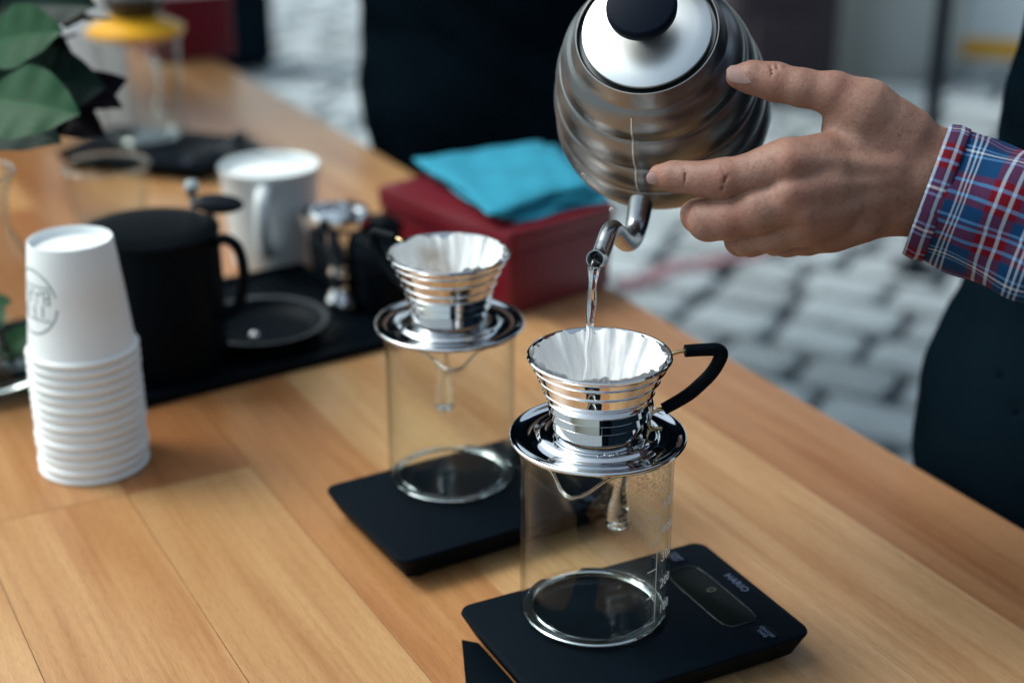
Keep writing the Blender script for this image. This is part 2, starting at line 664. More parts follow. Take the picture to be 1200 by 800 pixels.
M['leaf'] = leaf_mat('green leaf', (0.005, 0.040, 0.016), (0.013, 0.078, 0.028))
M['leafdark'] = leaf_mat('dark green leaf', (0.002, 0.012, 0.010), (0.003, 0.024, 0.016))
M['leafred'] = leaf_mat('burgundy leaf', (0.005, 0.004, 0.008), (0.009, 0.004, 0.009))
M['stem'] = mat('green stem', (0.06, 0.13, 0.04), 0.5)
M['flower'] = mat('dark red petals', (0.05, 0.004, 0.012), 0.6)
M['redline'] = mat('faded red strap', (0.27, 0.15, 0.17), 0.8, var=0.3, vscale=8)
M['street'] = mat('far paving', (0.25, 0.28, 0.29), 0.8, var=0.35, vscale=2.2)


# ------------------------------------------------------------------ object helpers
def setp(o, label=None, cat=None, group=None, kind=None):
    if label:
        o['label'] = label
    if cat:
        o['category'] = cat
    if group:
        o['group'] = group
    if kind:
        o['kind'] = kind
    return o


def empty(name, loc=(0, 0, 0), rz=0.0, label=None, cat=None, group=None, rot=None):
    o = bpy.data.objects.new(name, None)
    o.empty_display_size = 0.02
    COL.objects.link(o)
    o.location = loc
    o.rotation_euler = rot if rot is not None else (0, 0, rz)
    return setp(o, label, cat, group)


def link(name, me, m=None, parent=None, smooth=True, sharp=None):
    if m is not None and not me.materials:
        me.materials.append(m)
    if smooth:
        me.shade_smooth()
        if sharp:
            me.set_sharp_from_angle(angle=R(sharp))
    o = bpy.data.objects.new(name, me)
    COL.objects.link(o)
    if parent is not None:
        o.parent = parent
    return o


def mesh(name, verts, faces, uvs=None):
    me = bpy.data.meshes.new(name)
    me.from_pydata([tuple(v) for v in verts], [], faces)
    if uvs is not None:
        l = me.uv_layers.new(name='UVMap')
        for lp in me.loops:
            l.data[lp.index].uv = uvs[lp.vertex_index]
    me.update()
    return me


def lathe_data(prof, n=64, closed=False):
    verts, faces = [], []
    ring = []
    for (r, z) in prof:
        if r < 1e-6:
            ring.append([len(verts)])
            verts.append((0, 0, z))
        else:
            ring.append(list(range(len(verts), len(verts) + n)))
            for i in range(n):
                a = 2 * PI * i / n
                verts.append((r * math.cos(a), r * math.sin(a), z))
    pairs = list(zip(ring[:-1], ring[1:]))
    if closed:
        pairs.append((ring[-1], ring[0]))
    for A, B in pairs:
        for i in range(n):
            j = (i + 1) % n
            if len(A) == 1 and len(B) == 1:
                continue
            if len(A) == 1:
                faces.append((A[0], B[j], B[i]))
            elif len(B) == 1:
                faces.append((A[i], A[j], B[0]))
            else:
                faces.append((A[i], A[j], B[j], B[i]))
    return verts, faces


def lathe(name, prof, m, parent=None, n=64, closed=False, sharp=40, loc=None):
    v, f = lathe_data(prof, n, closed)
    o = link(name, mesh(name, v, f), m, parent, True, sharp)
    if loc is not None:
        o.location = loc
    return o


def catmull(P, n=10):
    P = [Vector(p) for p in P]
    out = []
    Q = [P[0] * 2 - P[1]] + P + [P[-1] * 2 - P[-2]]
    for i in range(1, len(Q) - 2):
        for k in range(n):
            t = k / n
            a, b, c, d = Q[i - 1], Q[i], Q[i + 1], Q[i + 2]
            out.append(0.5 * ((2 * b) + (c - a) * t + (2 * a - 5 * b + 4 * c - d) * t * t + (3 * b - a - 3 * c + d) * t ** 3))
    out.append(P[-1])
    return out


def tube_data(P, rad, n=12, cap=True, base=0):
    P = [Vector(p) for p in P]
    if not hasattr(rad, '__len__'):
        rad = [rad] * len(P)
    elif len(rad) != len(P):
        xs = np.linspace(0, 1, len(rad))
        rad = list(np.interp(np.linspace(0, 1, len(P)), xs, rad))
    verts, faces = [], []
    t0 = (P[1] - P[0]).normalized()
    up = Vector((0, 0, 1)) if abs(t0.z) < 0.9 else Vector((1, 0, 0))
    u = t0.cross(up).normalized()
    for i, p in enumerate(P):
        t = ((P[i + 1] - p) if i == 0 else (p - P[i - 1]) if i == len(P) - 1 else (P[i + 1] - P[i - 1])).normalized()
        u = (u - t * u.dot(t)).normalized()
        w = t.cross(u)
        for k in range(n):
            a = 2 * PI * k / n
            verts.append(p + (u * math.cos(a) + w * math.sin(a)) * rad[i])
    for i in range(len(P) - 1):
        for k in range(n):
            j = (k + 1) % n
            faces.append((base + i * n + k, base + i * n + j, base + (i + 1) * n + j, base + (i + 1) * n + k))
    if cap:
        faces.append(tuple(base + k for k in reversed(range(n))))
        faces.append(tuple(base + (len(P) - 1) * n + k for k in range(n)))
    return verts, faces


def tube(name, P, rad, m, parent=None, n=12, cap=True, spline=8):
    pts = catmull(P, spline) if spline else P
    v, f = tube_data(pts, rad, n, cap)
    return link(name, mesh(name, v, f), m, parent, True, 50)


def rbox_data(sx, sy, z0, z1, r=0.004, bev=0.001, seg=5, taper=0.0):
    """rounded-corner slab centred on the origin in x, y; bevelled top and bottom edges"""
    def outline(ins):
        pts = []
        hx, hy = sx / 2 - ins, sy / 2 - ins
        rr = max(r - ins, 1e-4)
        for cx, cy, a0 in ((hx - rr, hy - rr, 0), (-hx + rr, hy - rr, 90), (-hx + rr, -hy + rr, 180), (hx - rr, -hy + rr, 270)):
            for k in range(seg + 1):
                a = R(a0 + 90 * k / seg)
                pts.append((cx + rr * math.cos(a), cy + rr * math.sin(a)))
        return pts
    levels = [(taper + bev, z0), (taper, z0 + bev), (bev * 0.0, z1 - bev), (bev * 0.3, z1 - bev * 0.3), (bev, z1)]
    verts, faces = [], []
    for ins, z in levels:
        for x, y in outline(ins):
            verts.append((x, y, z))
    n = 4 * (seg + 1)
    for i in range(len(levels) - 1):
        for k in range(n):
            j = (k + 1) % n
            faces.append((i * n + k, i * n + j, (i + 1) * n + j, (i + 1) * n + k))
    faces.append(tuple(reversed(range(n))))
    faces.append(tuple((len(levels) - 1) * n + k for k in range(n)))
    return verts, faces


def rbox(name, sx, sy, z0, z1, m, parent=None, loc=None, rz=0, **kw):
    v, f = rbox_data(sx, sy, z0, z1, **kw)
    o = link(name, mesh(name, v, f), m, parent, True, 35)
    if loc is not None:
        o.location = loc
    o.rotation_euler.z = rz
    return o


def text_mesh(name, s, size, m, parent=None, fn=None, thick=0.0002, align='CENTER', loc=None, rot=None, sub=0):
    c = bpy.data.curves.new(name, 'FONT')
    c.body = s
    c.size = size
    c.align_x = align
    c.align_y = 'CENTER'
    c.extrude = thick
    c.resolution_u = 4
    t = bpy.data.objects.new(name, c)
    COL.objects.link(t)
    dg = bpy.context.evaluated_depsgraph_get()
    me = bpy.data.meshes.new_from_object(t.evaluated_get(dg))
    bpy.data.objects.remove(t)
    if fn:
        for v in me.vertices:
            v.co = fn(v.co)
    me.materials.clear()
    o = link(name, me, m, parent, False)
    if loc is not None:
        o.location = loc
    if rot is not None:
        o.rotation_euler = rot
    return o


def join_data(parts):
    V, F = [], []
    for v, f in parts:
        b = len(V)
        V += [tuple(x) for x in v]
        F += [tuple(i + b for i in q) for q in f]
    return V, F


def dup(o, name=None):
    c = o.copy()
    COL.objects.link(c)
    return c


# ------------------------------------------------------------------ signed distance modelling (for hands and bodies)
def smin(a, b, k):
    h = np.clip(0.5 + 0.5 * (b - a) / k, 0, 1)
    return b * (1 - h) + a * h - k * h * (1 - h)


def cone_sdf(X, a, b, ra, rb, sq=None):
    a = np.array(a, dtype=np.float32)
    b = np.array(b, dtype=np.float32)
    ba = b - a
    l2 = float(ba @ ba)
    pa = X - a
    t = np.clip((pa @ ba) / l2, 0, 1)
    d = pa - t[..., None] * ba
    if sq is not None:                       # flatten along one direction
        ax, k = sq
        ax = np.array(ax, dtype=np.float32)
        c = d @ ax
        d = d + (c * (k - 1))[..., None] * ax
    return np.sqrt((d * d).sum(-1)) - (ra + (rb - ra) * t)


def ell_sdf(X, c, r, M3=None):
    p = X - np.array(c, dtype=np.float32)
    if M3 is not None:
        p = p @ np.array(M3, dtype=np.float32)
    r = np.array(r, dtype=np.float32)
    k0 = np.sqrt(((p / r) ** 2).sum(-1))
    k1 = np.sqrt(((p / (r * r)) ** 2).sum(-1)) + 1e-9
    return k0 * (k0 - 1) / k1


def grid(lo, hi, h):
    ax = [np.arange(lo[i], hi[i] + h, h, dtype=np.float32) for i in range(3)]
    return np.stack(np.meshgrid(*ax, indexing='ij'), -1)


def surface_nets(F, lo, h):
    S = F < 0
    nx, ny, nz = F.shape
    cnt = np.zeros((nx - 1, ny - 1, nz - 1), np.float32)
    acc = np.zeros((nx - 1, ny - 1, nz - 1, 3), np.float32)
    corner = [(i, j, k) for i in (0, 1) for j in (0, 1) for k in (0, 1)]

    def sub(A, c):
        return A[c[0]:nx - 1 + c[0], c[1]:ny - 1 + c[1], c[2]:nz - 1 + c[2]]
    for c in corner:
        for ax in range(3):
            if c[ax] == 0:
                d = list(c)
                d[ax] = 1
                fa, fb = sub(F, c), sub(F, d)
                m = sub(S, c) != sub(S, d)
                t = np.where(m, fa / np.where(m, fa - fb, 1), 0)
                cnt += m
                for q in range(3):
                    acc[..., q] += np.where(m, c[q] + (t if q == ax else 0), 0)
    act = cnt > 0
    idx = np.full(act.shape, -1, np.int64)
    idx[act] = np.arange(act.sum())
    base = np.argwhere(act).astype(np.float32)
    V = (base + acc[act] / cnt[act][:, None]) * h + np.array(lo, np.float32)
    faces = []
    for ax in range(3):
        o = [a for a in range(3) if a != ax]
        sl0 = [slice(None)] * 3
        sl1 = [slice(None)] * 3
        sl0[ax] = slice(0, -1)
        sl1[ax] = slice(1, None)
        A, B = S[tuple(sl0)], S[tuple(sl1)]
        E = np.argwhere(A != B)
        ok = (E[:, o[0]] > 0) & (E[:, o[1]] > 0) & (E[:, o[0]] < F.shape[o[0]] - 1) & (E[:, o[1]] < F.shape[o[1]] - 1)
        E = E[ok]
        ins = A[E[:, 0], E[:, 1], E[:, 2]]

        def cell(d0, d1):
            C = E.copy()
            C[:, o[0]] -= d0
            C[:, o[1]] -= d1
            return idx[C[:, 0], C[:, 1], C[:, 2]]
        q = np.stack([cell(1, 1), cell(0, 1), cell(0, 0), cell(1, 0)], 1)
        flip = ins if ax != 1 else ~ins
        q = np.where(flip[:, None], q, q[:, ::-1])
        faces.append(q)
    return V, np.concatenate(faces)


def np_mesh(name, V, Q, smooth_iter=0, co_fn=None):
    if smooth_iter:
        e = np.concatenate([Q[:, [0, 1]], Q[:, [1, 2]], Q[:, [2, 3]], Q[:, [3, 0]]])
        e = np.concatenate([e, e[:, ::-1]])
        deg = np.bincount(e[:, 0], minlength=len(V)).astype(np.float32)[:, None]
        for _ in range(smooth_iter):
            s = np.zeros_like(V)
            for q in range(3):
                s[:, q] = np.bincount(e[:, 0], weights=V[e[:, 1], q], minlength=len(V))
            V = V * 0.5 + s / np.maximum(deg, 1) * 0.5
    me = bpy.data.meshes.new(name)
    me.vertices.add(len(V))
    me.vertices.foreach_set('co', V.astype(np.float32).ravel())
    me.loops.add(Q.size)
    me.loops.foreach_set('vertex_index', Q.astype(np.int32).ravel())
    me.polygons.add(len(Q))
    me.polygons.foreach_set('loop_start', np.arange(0, Q.size, 4, dtype=np.int32))
    me.update(calc_edges=True)
    me.validate()
    return me


#@@STRUCTURE
# ------------------------------------------------------------------ the street
EDGE_ANG = math.atan2(0.479, 0.878)          # the table's long side runs along DE, its width along PE
PE = Vector((0.8778, 0.4790, 0))
DE = Vector((0.4790, -0.8778, 0))


def tab(s, t, z=0.0):
    return Vector((PE.x * s + DE.x * t, PE.y * s + DE.y * t, z))


def to_px(p):
    d = CAM_M.inverted() @ Vector(p)
    return 600 + FPX * d.x / -d.z, 400 - FPX * d.y / -d.z, -d.z


GZ = -0.90
g = link('ground', mesh('ground', [(-120, -120, GZ - 0.05), (120, -120, GZ - 0.05), (120, 120, GZ - 0.05), (-120, 120, GZ - 0.05)], [(0, 1, 2, 3)]), M['street'], None, False)
setp(g, kind='structure')
pv = empty('pavement', (0, 0, GZ))
setp(pv, kind='structure')
bed = link('joint_bed', mesh('joint_bed', [(-4.5, -2.5, -0.022), (7, -2.5, -0.022), (7, 13, -0.022), (-4.5, 13, -0.022)], [(0, 1, 2, 3)]), M['joint'], pv, False)


def cobble_mesh(seed):
    r = random.Random(seed)
    n = 16
    V, F = [], []
    pr = [(1.0, -0.05), (1.0, -0.012), (0.955, 0.002), (0.66, 0.005)]
    ph = [r.uniform(-0.06, 0.02) for _ in range(n)]
    for s, z in pr:
        for k in range(n):
            a = 2 * PI * k / n
            c, q = math.cos(a), math.sin(a)
            m = (abs(c) ** 9 + abs(q) ** 9) ** (-1 / 9)
            V.append((c * m * s * (1 + ph[k]) * 0.5, q * m * s * (1 + ph[k]) * 0.5, z + r.uniform(-0.002, 0.002)))
    V.append((0, 0, 0.008))
    for i in range(3):
        for k in range(n):
            j = (k + 1) % n
            F.append((i * n + k, i * n + j, (i + 1) * n + j, (i + 1) * n + k))
    for k in range(n):
        F.append((3 * n + k, 3 * n + (k + 1) % n, 4 * n))
    return V, F


CM = [cobble_mesh(i) for i in range(7)]
CMM = [mesh('cobble', v, f) for v, f in CM]
for me in CMM:
    me.materials.append(M['cobble'])
    me.shade_smooth()
    me.set_sharp_from_angle(angle=R(24))
cob = []
rr = random.Random(3)
ang = R(-32)
ca, sa = math.cos(ang), math.sin(ang)
LW, LH = 0.265, 0.205
for i in range(-70, 90):
    rowoff = rr.random() * LW
    x = -9 + rowoff
    while x < 12:
        w = LW * rr.uniform(0.72, 1.25)
        cx, cy = x + w / 2, i * LH
        X, Y = ca * cx - sa * cy + 1.0, sa * cx + ca * cy + 5.0
        x += w
        if not (-4.4 < X < 6.9 and -2.4 < Y < 12.9):
            continue
        px, py, d = to_px((X, Y, GZ))
        # is it in the frame and not under the table top?
        vis = False
        if d > 0.3 and -60 < px < 1260 and -60 < py < 860:
            t = CAMZ / (CAMZ - GZ)
            hx, hy = X * t, Y * t
            vis = (hx * PE.x + hy * PE.y) > 0.86
        cob.append((0 if vis else 1, d if vis else 99 + abs(Y), X, Y, w, rr.uniform(-0.05, 0.05), rr.uniform(-0.004, 0.004), rr.randrange(7)))
cob.sort()
rest = []
for q, (nv, d, X, Y, w, ra, dz, k) in enumerate(cob):
    if q < 300 and nv == 0:
        o = bpy.data.objects.new('cobble', CMM[k])
        COL.objects.link(o)
        o.parent = pv
        o.location = (X, Y, dz)
        o.rotation_euler = (rr.uniform(-0.03, 0.03), rr.uniform(-0.03, 0.03), ang + ra)
        o.scale = (w - 0.030, LH - 0.030, 1)
    else:
        a = ang + ra
        c, s = math.cos(a), math.sin(a)
        v, f = CM[k]
        rest.append(([(X + c * p[0] * (w - 0.030) - s * p[1] * (LH - 0.030), Y + s * p[0] * (w - 0.030) + c * p[1] * (LH - 0.030), p[2] + dz) for p in v], f))
v, f = join_data(rest)
o = link('cobbles', mesh('cobbles', v, f), M['cobble'], pv)
setp(o, kind='stuff')

# ------------------------------------------------------------------ the table
table = empty('table', tab(0.41, -1.9), EDGE_ANG, 'long wooden table made of oiled beech strips, carrying all the coffee things', 'table')
# table-local axes: x across (PE), y = -DE
strips = [-0.06, 0.04, 0.137, 0.260, 0.371, 0.466, 0.560, 0.665, 0.775, 0.885]
tones = [(0.50, 0.29, 0.135), (0.53, 0.33, 0.175), (0.42, 0.225, 0.105), (0.52, 0.31, 0.15), (0.55, 0.36, 0.20), (0.46, 0.25, 0.12), (0.52, 0.32, 0.165)]
special = {(1, 0): (0.58, 0.37, 0.19), (2, 0): (0.53, 0.31, 0.145), (3, 0): (0.52, 0.31, 0.145), (3, 1): (0.38, 0.175, 0.075), (4, 0): (0.46, 0.245, 0.11), (5, 0): (0.58, 0.38, 0.20),
           (8, 0): (0.38, 0.21, 0.115), (7, 0): (0.50, 0.33, 0.19), (6, 0): (0.52, 0.345, 0.20)}
T0, T1 = -3.65, -0.40
rw = random.Random(11)
for i in range(len(strips) - 1):
    s0, s1 = strips[i], strips[i + 1]
    cuts = [T1]
    if i in (2, 3):
        cuts.append(-1.165 + (0 if i == 2 else 0.004))
    elif i == 8:
        cuts.append(-1.52)
    elif i == 4:
        cuts.append(-1.33)
    else:
        cuts.append(T1 - rw.uniform(0.7, 1.1))
    while cuts[-1] > T0 + 0.5:
        cuts.append(cuts[-1] - rw.uniform(0.55, 0.95))
    cuts[-1] = T0
    for k in range(len(cuts) - 1):
        t1, t0 = cuts[k], cuts[k + 1]
        gap = 0.0003
        L_ = (t1 - t0) - 2 * gap
        W_ = (s1 - s0) - 2 * gap
        v, f = rbox_data(L_, W_, -0.040, 0.0, r=0.0005, bev=0.0003, seg=1)
        o = link('plank', mesh('plank', v, f), M['wood'], table, False)
        sm, tm = (s0 + s1) / 2 - 0.41, -((t0 + t1) / 2 + 1.9)
        o.location = (sm, tm, rw.uniform(-0.0002, 0.0))
        o.rotation_euler.z = PI / 2
        c = special.get((i, k)) or rw.choice(tones)
        j = rw.uniform(0.92, 1.06)
        o.color = (c[0] * 1.03 * j, c[1] * 1.01 * j, c[2] * 0.97 * j, 1)
for sx in (-0.41, 0.41):
    for ty in (-1.35, 0.0, 1.55):
        rbox('leg', 0.07, 0.07, GZ, -0.1395, M['pole'], table, loc=(sx, ty, 0), r=0.006, bev=0.002)
rbox('frame', 0.90, 3.1, -0.139, -0.0405, M['pole'], table, loc=(0, 0.1, 0), r=0.006, bev=0.002)
#@@OBJECTS
# ------------------------------------------------------------------ digital scales
SCU = Vector((0.890, 0.456, 0))
SCALE_ANG = math.atan2(0.456, 0.890)


def make_scale(loc, rz, label):
    t = empty('kitchen_scale', loc, rz, label, 'scale', 'flat black kitchen scales')
    Lx, Wy, H_ = 0.208, 0.142, 0.026
    rbox('body', Lx, Wy, 0.003, H_, M['black'], t, r=0.011, bev=0.0022, taper=0.010, seg=8)
    for sx in (-1, 1):
        for sy in (-1, 1):
            lathe('foot', [(0, 0), (0.008, 0), (0.008, 0.0045), (0, 0.0045)], M['rubber'], t, n=16).location = (sx * 0.08, sy * 0.048, 0)
    # sunken display with its raised rim
    rim_v, rim_f = [], []
    n = 40
    for lev, (sx_, sy_, z) in enumerate([(0.0150, 0.042, H_ - 0.0004), (0.0147, 0.0417, H_ + 0.0006), (0.0138, 0.0408, H_ + 0.0006), (0.0135, 0.0405, H_ + 0.0001)]):
        for k in range(n):
            a = 2 * PI * k / n
            c, s = math.cos(a), math.sin(a)
            mm = (abs(c) ** 6 + abs(s) ** 6) ** (-1 / 6)
            rim_v.append((0.066 + c * mm * sx_, s * mm * sy_, z))
    for i in range(3):
        for k in range(n):
            j = (k + 1) % n
            rim_f.append((i * n + k, i * n + j, (i + 1) * n + j, (i + 1) * n + k))
    link('display_rim', mesh('display_rim', rim_v, rim_f), M['blackgloss'], t)
    dsp = rbox('display', 0.0268, 0.081, H_ - 0.002, H_ + 0.0003, M['display'], t, loc=(0.066, 0, 0), r=0.003, bev=0.0002)
    text_mesh('digits', '0', 0.011, mat('dim digits', (0.10, 0.11, 0.08), 0.4), dsp, thick=0.0001, loc=(0.004, 0.006, H_ + 0.0005), rot=(0, 0, -PI / 2))
    text_mesh('brand_print', 'HARIO', 0.0085, M['print_blue'], t, thick=0.0001, loc=(0.0925, 0.006, H_ + 0.0003), rot=(0, 0, -PI / 2))
    for y, s in ((0.057, 'START\nSTOP'), (-0.057, 'ON/OFF\nTARE')):
        b = rbox('button', 0.016, 0.018, H_ - 0.001, H_ + 0.0004, M['black'], t, loc=(0.072, y, 0), r=0.004, bev=0.0003)
        text_mesh('button_print', s, 0.0042, M['print_blue'], b, thick=0.0001, loc=(0, 0, H_ + 0.0006), rot=(0, 0, -PI / 2))
    return t


# front scale: corner (-.040, .928), long side along SCU
c0 = Vector((-0.040, 0.928, 0)) + SCU * 0.104 + Vector((0.456, -0.890, 0)) * 0.071
make_scale((c0.x, c0.y, 0), SCALE_ANG, 'black digital scale nearest the camera, under the glass jug being poured into')
ang2 = math.atan2(0.51, 0.86)
u2 = Vector((math.cos(ang2), math.sin(ang2), 0))
w2 = Vector((u2.y, -u2.x, 0))
c1 = Vector((-0.156, 1.110, 0)) + u2 * 0.104 + w2 * 0.071
make_scale((c1.x, c1.y, 0), ang2, 'black digital scale under the second glass jug, behind the front scale')


# ------------------------------------------------------------------ glass jugs
def make_jug(loc, spout_az, handle_az, label, wet=False, marks=False, height=0.134, R0=0.0525, group='glass coffee jugs on scales'):
    t = empty('glass_jug', loc, 0, label, 'glass jug', group)
    n = 96
    # wall: outer and inner skin, rounded foot, flared lip pulled into a spout
    prof = [(0.030, 0.0000), (0.046, 0.0), (0.0505, 0.0018), (R0, 0.006), (R0, 0.03), (R0, 0.07), (R0, 0.105), (R0, 0.118), (R0 + 0.0004, 0.124), (R0 + 0.0014, height - 0.005), (R0 + 0.0030, height)]
    inner = [(r - 0.0018, max(z, 0.0042)) for r, z in prof]
    inner[0] = (0.028, 0.0040)
    allp = prof + [(R0 + 0.0024, height + 0.0008)] + inner[::-1]
    V, F = [], []
    for (r, z) in allp:
        for k in range(n):
            a = 2 * PI * k / n
            d = (a - spout_az + PI) % (2 * PI) - PI
            lift = max(0, (z - 0.100) / (height - 0.100)) ** 1.6
            bump_ = math.exp(-(d / 0.21) ** 2) * 0.021 * lift
            pinch = -math.exp(-((abs(d) - 0.50) / 0.20) ** 2) * 0.0025 * lift
            rr_ = r + bump_ + pinch
            zz = z - math.exp(-(d / 0.30) ** 2) * 0.0045 * lift
            V.append((rr_ * math.cos(a), rr_ * math.sin(a), zz))
    for i in range(len(allp) - 1):
        for k in range(n):
            j = (k + 1) % n
            F.append((i * n + k, i * n + j, (i + 1) * n + j, (i + 1) * n + k))
    F.append(tuple(reversed(range(n))))
    F.append(tuple((len(allp) - 1) * n + k for k in range(n)))
    link('body', mesh('body', V, F), M['glass_wet' if wet else 'glass'], t)
    # bright bead of the lip and the thick ring of the base, solid glass
    lip = []
    for k in range(n + 1):
        a = 2 * PI * k / n
        d = (a - spout_az + PI) % (2 * PI) - PI
        rr_ = R0 + 0.0026 + math.exp(-(d / 0.21) ** 2) * 0.021 - math.exp(-((abs(d) - 0.50) / 0.20) ** 2) * 0.0025
        lip.append((rr_ * math.cos(a), rr_ * math.sin(a), height - math.exp(-(d / 0.30) ** 2) * 0.0045))
    tube('lip', lip, 0.0012, M['glass_solid'], t, n=8, cap=False, spline=0)
    lathe('base', [(0.0440, 0.0012), (0.0475, 0.0008), (0.0500, 0.0026), (0.0497, 0.0044), (0.0462, 0.0056), (0.0430, 0.0046)], M['glass_solid'], t, n=96, closed=True)
    ca_, sa_ = math.cos(handle_az), math.sin(handle_az)
    hp = [(R0 - 0.0005, height - 0.020), (R0 + 0.010, height - 0.017), (R0 + 0.022, height - 0.022), (R0 + 0.027, height - 0.036), (R0 + 0.027, height - 0.056), (R0 + 0.023, height - 0.076), (R0 + 0.0175, height - 0.092), (R0 + 0.0150, height - 0.101), (R0 + 0.0145, height - 0.1045)]
    rad = [0.0060, 0.0048, 0.0044, 0.0044, 0.0044, 0.0048, 0.0080, 0.0086, 0.0050]
    h = tube('handle', [(d * ca_, d * sa_, z) for d, z in hp], rad, M['glass_solid'], t, n=20)
    if marks:
        az = math.atan2(-0.905, 0.055) + R(44)       # on the right of the wall as the camera sees it

        def wrap(off=0.0):
            def fn(co):
                a = az + (co.x + off) / (R0 + 0.0006)
                r = R0 + 0.0006 + co.z
                return Vector((r * math.cos(a), r * math.sin(a), co.y))
            return fn
        v, f = [], []

        def bar(x0, x1, z0, z1):
            nseg = max(1, int((x1 - x0) / 0.001))
            for q in range(nseg):
                a0, a1 = x0 + (x1 - x0) * q / nseg, x0 + (x1 - x0) * (q + 1) / nseg
                b = len(v)
                for xx, zz in ((a0, z0), (a1, z0), (a1, z1), (a0, z1)):
                    v.append(wrap()(Vector((xx, zz, 0.0001))))
                f.append((b, b + 1, b + 2, b + 3))
        bar(0, 0.0010, 0.013, 0.0962)
        zs = [0.013, 0.0338, 0.0546, 0.0754, 0.0952]
        for z in zs:
            bar(-0.0085, 0.0, z, z + 0.0010)
        link('graduation', mesh('graduation', v, f), M['print_white'], t, False)
        for z, s in zip(zs, ('100', '200', '300', '400', '500')):
            text_mesh('number', s, 0.0098, M['print_white'], t, fn=lambda co, z=z: wrap(0.0135)(Vector((co.x * 1.1, co.y + z + 0.006, 0.0002 + co.z))), thick=0.0001)
    return t


SZ = 0.0262
JA = (0.0580, 0.924)
JB = (-0.0500, 1.128)
make_jug((JA[0], JA[1], SZ), math.atan2(-0.072, -0.020), R(73), 'clear glass jug with white volume marks, receiving the poured water', wet=True, marks=True)
make_jug((JB[0], JB[1], SZ), R(-86), R(97), 'clear glass jug without marks facing the camera, behind the one being filled')


